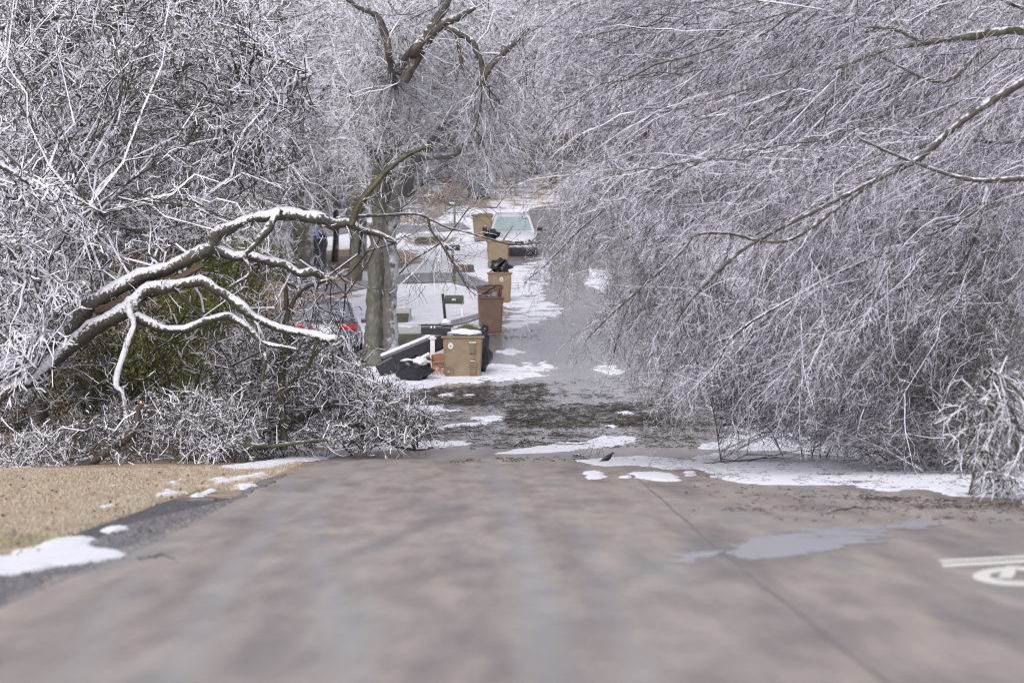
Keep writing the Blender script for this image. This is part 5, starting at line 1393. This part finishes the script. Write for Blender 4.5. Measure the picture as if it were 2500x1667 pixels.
# utility wires
def wire(name, label, pts, r):
    P, _ = spline([(p[0], p[1], p[2], 1) for p in pts], 30)
    e = empty(name, P[0], label, 'cable')
    Tubes(5).add(P[None], np.full((1, 30), r)).build('cable', M['wire'], e)
wire('utility_cable', 'thin dark cable crossing in front of the big tree near its crown', [(-600, 190, 140), (500, 214, 126), (900, 219, 124), (1300, 226, 122), (2900, 240, 116)], .012)
wire('utility_cable', 'second thin cable hanging just above the dark one', [(-600, 160, 140), (500, 208, 126), (900, 214, 124), (1300, 218, 122), (2900, 220, 116)], .008)
wire('utility_cable', 'thin cable at the height of the broken stick', [(-600, 350, 135), (890, 352, 124), (1300, 352, 122), (2900, 340, 116)], .008)

# ---- blackbird on the snow
gbd = gp(1482, 1133)
s = pxm(gbd[1])
bird = empty('bird', gbd + (0, 0, .04), 'black bird standing upright on the edge of the snow in the road', 'bird')
def loft(secs, n=12):
    b = BM(); rings = []
    for (x, z, rx, rz_) in secs:
        rings.append([b.bm.verts.new((x + (-rz_ * .35 * math.sin(a)), rx * math.cos(a), z + rz_ * math.sin(a))) for a in np.linspace(0, 2 * math.pi, n, endpoint=False)])
    for r0, r1 in zip(rings[:-1], rings[1:]):
        for i in range(n): b.bm.faces.new((r0[i], r0[(i + 1) % n], r1[(i + 1) % n], r1[i]))
    b.bm.faces.new(rings[0]); b.bm.faces.new(rings[-1][::-1])
    return b
bs = 1.0
loft([(-.17, .015, .018, .004), (-.13, .025, .022, .008), (-.08, .045, .028, .018), (-.04, .065, .045, .038), (.01, .085, .052, .05), (.055, .115, .045, .048), (.082, .145, .03, .032), (.095, .168, .024, .022), (.112, .182, .026, .022), (.128, .180, .02, .017), (.138, .176, .008, .008)]).build('body', M['bird'], bird, True)
BM().cyl((.134, 0, .177), (.165, 0, .168), .008, .001, n=8).build('beak', M['blackp'], bird)
for q in (-1, 1):
    BM().blob((-.03, q * .045, .075), (.095, .014, .032), noise=.05, rot=(0, .45 * -1, 0)).build('wing', M['bird'], bird, True)
    b = BM(); b.cyl((.02, q * .022, -.005), (.025, q * .02, .05), .005, n=6); b.cyl((.0, q * .022, -.003), (.05, q * .022, -.003), .004, n=6); b.build('leg', M['blackp'], bird)
# dry stalks beside it
ws = empty('weed_stalks', gp(1456, 1128), 'thin dry stalks standing in the snow left of the bird', 'weed')
P = np.array([[[0, 0, 0], [.01, 0, .15], [.02, 0, .28]], [[.06, 0, 0], [.05, 0, .13], [.07, 0, .25]], [[.13, 0, 0], [.14, 0, .14], [.12, 0, .27]], [[-.04, 0, .02], [.05, 0, .2], [.15, 0, .33]], [[-.3, 0, .08], [0, 0, .03], [.3, 0, .02]]], float)
Tubes(4).add(P + np.array(ws.location), np.full((5, 3), .004)).build('stalk', M['olive'], ws)
# fallen sticks lying on the road, each its own thing
def stick(label, pts, w_, mat, sub=6):
    W3_ = np.array([gp(*p) for p in pts]); W3_[:, 2] += .05 + .04 * np.array([0] + [1] * (len(pts) - 2) + [0])
    e = empty('fallen_stick', W3_[0], label, 'stick', 'sticks lying on the road')
    tt = np.linspace(0, len(pts) - 1, len(pts) * 5); i = np.minimum(tt.astype(int), len(pts) - 2); f = (tt - i)[:, None]
    P = W3_[i] * (1 - f) + W3_[i + 1] * f + rng.normal(size=(len(tt), 3)) * (.012, .05, .006)
    X, Xr = sprout(P[None], None, sub, (.2, .7), (20, 60), 4, .2, 0, (w_ * .3, w_ * .5))
    X[:, :, 2] = np.maximum(X[:, :, 2], ground_z(X[:, :, 0], X[:, :, 1]) + .04)
    Tubes(5).add(P[None], np.linspace(w_, w_ * .4, len(tt))[None]).add(X, Xr).build('stick', mat, e)
stick('long thin branch curving on the debris at the left of the road', [(1030, 1022), (1070, 1024), (1100, 1016), (1128, 1010)], .022, M['bare'])
stick('bare branch lying in front of the long white slush line', [(1060, 1062), (1110, 1064), (1150, 1062), (1176, 1060)], .02, M['bare'])
stick('forked stick lying across the middle strip of snow', [(1255, 1094), (1280, 1082), (1330, 1090), (1380, 1094), (1460, 1088)], .02, M['bare'])
stick('dark stick pointing at the black bird', [(1400, 1116), (1420, 1122), (1440, 1124)], .022, M['bare'])
stick('branch lying on the far right snow under the thicket', [(1690, 1140), (1760, 1138), (1860, 1130), (1950, 1120)], .016, M['bare'])
stick('thick snowy branch on the ground below the hanging twigs', [(1780, 1000), (1840, 1000), (1880, 1004)], .05, M['limb'])
stick('crooked branch on the dark patch of road at the right', [(1850, 1075), (1900, 1056), (1960, 1040), (2000, 1050)], .03, M['bare'])
stick('single stick on the asphalt near the lower left snow', [(340, 1375), (400, 1378), (440, 1380)], .012, M['bare'], 0)
stick('twig cluster on the asphalt below the right snow bank', [(2020, 1262), (2080, 1254), (2130, 1256), (2180, 1260)], .014, M['bare'], 10)

# ---- loose litter, grass and leaves (stuff)
def litter(name, n, polys, lr, rr_, mat, up=.035, weights=None, ydir=.9):
    P, Rr = [], []
    tot = sum(w for _, w in polys)
    for poly, w_ in polys:
        k = int(n * w_ / tot)
        g = [gp(*p) for p in poly]
        Xs, Ys = sample_poly([(q[0], q[1]) for q in g], k)
        cl = rng.random(k) < .4
        cc = rng.integers(0, k, max(6, k // 60)); c_ = cc[rng.integers(0, len(cc), k)]
        Xs = np.where(cl, Xs[c_] + rng.normal(size=k) * .28, Xs); Ys = np.where(cl, Ys[c_] + rng.normal(size=k) * .35, Ys)
        a = rng.uniform(0, math.pi, k); L = rng.uniform(*lr, k)
        bend = rng.normal(size=k) * .25
        pts = np.empty((k, 3, 3))
        for j, t_ in enumerate((-.5, 0, .5)):
            pts[:, j, 0] = Xs + np.cos(a + bend * t_) * L * t_; pts[:, j, 1] = Ys + np.sin(a + bend * t_) * L * t_
            pts[:, j, 2] = ground_z(pts[:, j, 0], pts[:, j, 1]) + up + rng.random(k) * .03 * (j == 1) + .005
        P.append(pts); Rr.append(np.repeat(rng.uniform(*rr_, k)[:, None], 3, 1))
    o = Tubes(3).add(np.concatenate(P), np.concatenate(Rr)).build(name, mat)
    return o
zones = [([(1000, 955), (1330, 940), (1340, 985), (1120, 995), (990, 990)], 3), ([(1230, 995), (1640, 980), (1660, 1045), (1240, 1050)], 4), ([(1000, 1040), (1660, 1030), (1720, 1100), (1000, 1090)], 2.2),
         ([(1000, 930), (1600, 925), (1640, 1100), (1000, 1100)], 1.6), ([(1600, 960), (1760, 960), (1800, 1060), (1600, 1060)], 1.5)]
tag(litter('twig_litter', 6000, zones, (.05, .34), (.003, .007), M['debris']), 'mat of dark broken twigs and needles strewn across the wet road', 'twig litter', kind='stuff')
tag(litter('needle_litter', 900, zones + [([(1130, 1122), (1460, 1118), (1460, 1130), (1130, 1134)], 1.2), ([(1180, 808), (1330, 806), (1330, 834), (1180, 832)], 1.0)], (.04, .16), (.005, .010), M['needle']), 'brown needles and leaf bits between the twigs on the road', 'leaf litter', kind='stuff')
tag(litter('road_bits', 700, [([(1700, 1180), (2500, 1235), (2560, 1290), (1900, 1280), (1650, 1215)], 1), ([(2100, 1215), (2600, 1240), (2600, 1262), (2200, 1245)], 1.4)], (.03, .12), (.0025, .006), M['debris']), 'small dark bits of bark and twig on asphalt below the right snow bank', 'bark bits', kind='stuff')
tag(litter('snow_bits', 700, [([(1500, 1125), (2550, 1120), (2550, 1225), (1750, 1180)], 1)], (.03, .25), (.002, .005), M['debris'], up=.06), 'scattered twig bits lying on the right snow bank', 'twig bits', kind='stuff')
# lawn
def blades(name, n, poly, hgt, mat, wid=.006, lean=.5, skip=None):
    g = [gp(*p) for p in poly]
    Xs, Ys = sample_poly([(q[0], q[1]) for q in g], n)
    if skip is not None:
        k = ~skip(Xs, Ys); Xs, Ys = Xs[k], Ys[k]; n = len(Xs)
    Z = ground_z(Xs, Ys)
    h_ = rng.uniform(*hgt, n); a = rng.uniform(0, 2 * math.pi, n)
    dx, dy = rng.normal(size=n) * lean * h_, rng.normal(size=n) * lean * h_
    V = np.stack([np.stack([Xs - wid * np.cos(a), Ys - wid * np.sin(a), Z], 1), np.stack([Xs + wid * np.cos(a), Ys + wid * np.sin(a), Z], 1), np.stack([Xs + dx, Ys + dy, Z + h_], 1)], 1).reshape(-1, 3)
    return link(name, np_mesh(name, V, np.arange(3 * n).reshape(n, 3)), mat)
edge = lambda x, y: x > -4.6 - .5 * np.sin(y * .5) * (y < 60)
lawn = [(-60, 1146), (300, 1148), (560, 1140), (740, 1128), (700, 1160), (560, 1228), (320, 1340), (120, 1440), (-60, 1500)]
tag(blades('lawn_grass', 140000, lawn, (.02, .075), M['grass'], .008, .6, lambda x, y: (x > -4.75) & (y < 62) | (x > -4.15)), 'short dry tan lawn grass at the lower left', 'grass', kind='stuff')
tag(blades('green_weeds', 3500, [(-60, 1325), (200, 1310), (240, 1322), (0, 1352), (-60, 1360)], (.02, .06), M['weed'], .008), 'patch of greener grass at the left edge of the lawn', 'grass', kind='stuff')
tag(blades('green_weeds', 1500, [(330, 1200), (520, 1178), (530, 1200), (360, 1225)], (.02, .05), M['weed'], .008), 'sparse green grass between the snow patches on the lawn', 'grass', kind='stuff')
def leaves(name, n, poly, size, mat):
    g = [gp(*p) for p in poly]
    Xs, Ys = sample_poly([(q[0], q[1]) for q in g], n)
    C_ = np.stack([Xs, Ys, ground_z(Xs, Ys) + .05], 1)
    u_ = norm(rng.normal(size=(n, 3)) * (1, 1, .6)); v_ = norm(np.cross(u_, rng.normal(size=(n, 3)))); s_ = rng.uniform(*size, n)[:, None]
    V = np.stack([C_ - u_ * s_, C_ + v_ * s_ * .6, C_ + u_ * s_, C_ - v_ * s_ * .6], 1).reshape(-1, 3)
    return link(name, np_mesh(name, V, np.arange(4 * n).reshape(n, 4)), mat)
tag(leaves('dead_leaves', 150, [(-60, 1172), (600, 1160), (560, 1225), (320, 1330), (-60, 1440)], (.02, .045), M['deadleaf']), 'curled brown leaves scattered on the dry lawn', 'leaves', kind='stuff')
# gravel shoulder
gp_ = [(560, 1225), (640, 1175), (700, 1160), (600, 1215), (420, 1310), (300, 1370), (150, 1430), (-60, 1520), (-60, 1400), (120, 1370), (240, 1320), (330, 1280)]
g = [gp(*p) for p in gp_]
n = 30000
Xs, Ys = sample_poly([(q[0], q[1]) for q in g], n)
o_ = np.array([[1, 0, 0], [-1, 0, 0], [0, 1, 0], [0, -1, 0], [0, 0, 1], [0, 0, -1]], float)
ff = np.array([[0, 2, 4], [2, 1, 4], [1, 3, 4], [3, 0, 4], [2, 0, 5], [1, 2, 5], [3, 1, 5], [0, 3, 5]])
sz = rng.uniform(.010, .030, n)
C_ = np.stack([Xs, Ys, ground_z(Xs, Ys) + sz * .4], 1)
V = (C_[:, None] + o_[None] * sz[:, None, None] * rng.uniform(.6, 1.3, (n, 6, 1))).reshape(-1, 3)
Q = (ff[None] + (np.arange(n) * 6)[:, None, None]).reshape(-1, 3)
tag(link('gravel_stones', np_mesh('gravel_stones', V, Q), plain('gravel_grey', (.15, .145, .155), .8, .95, 18)), 'dark grey gravel along the lower left road edge', 'gravel', kind='stuff')
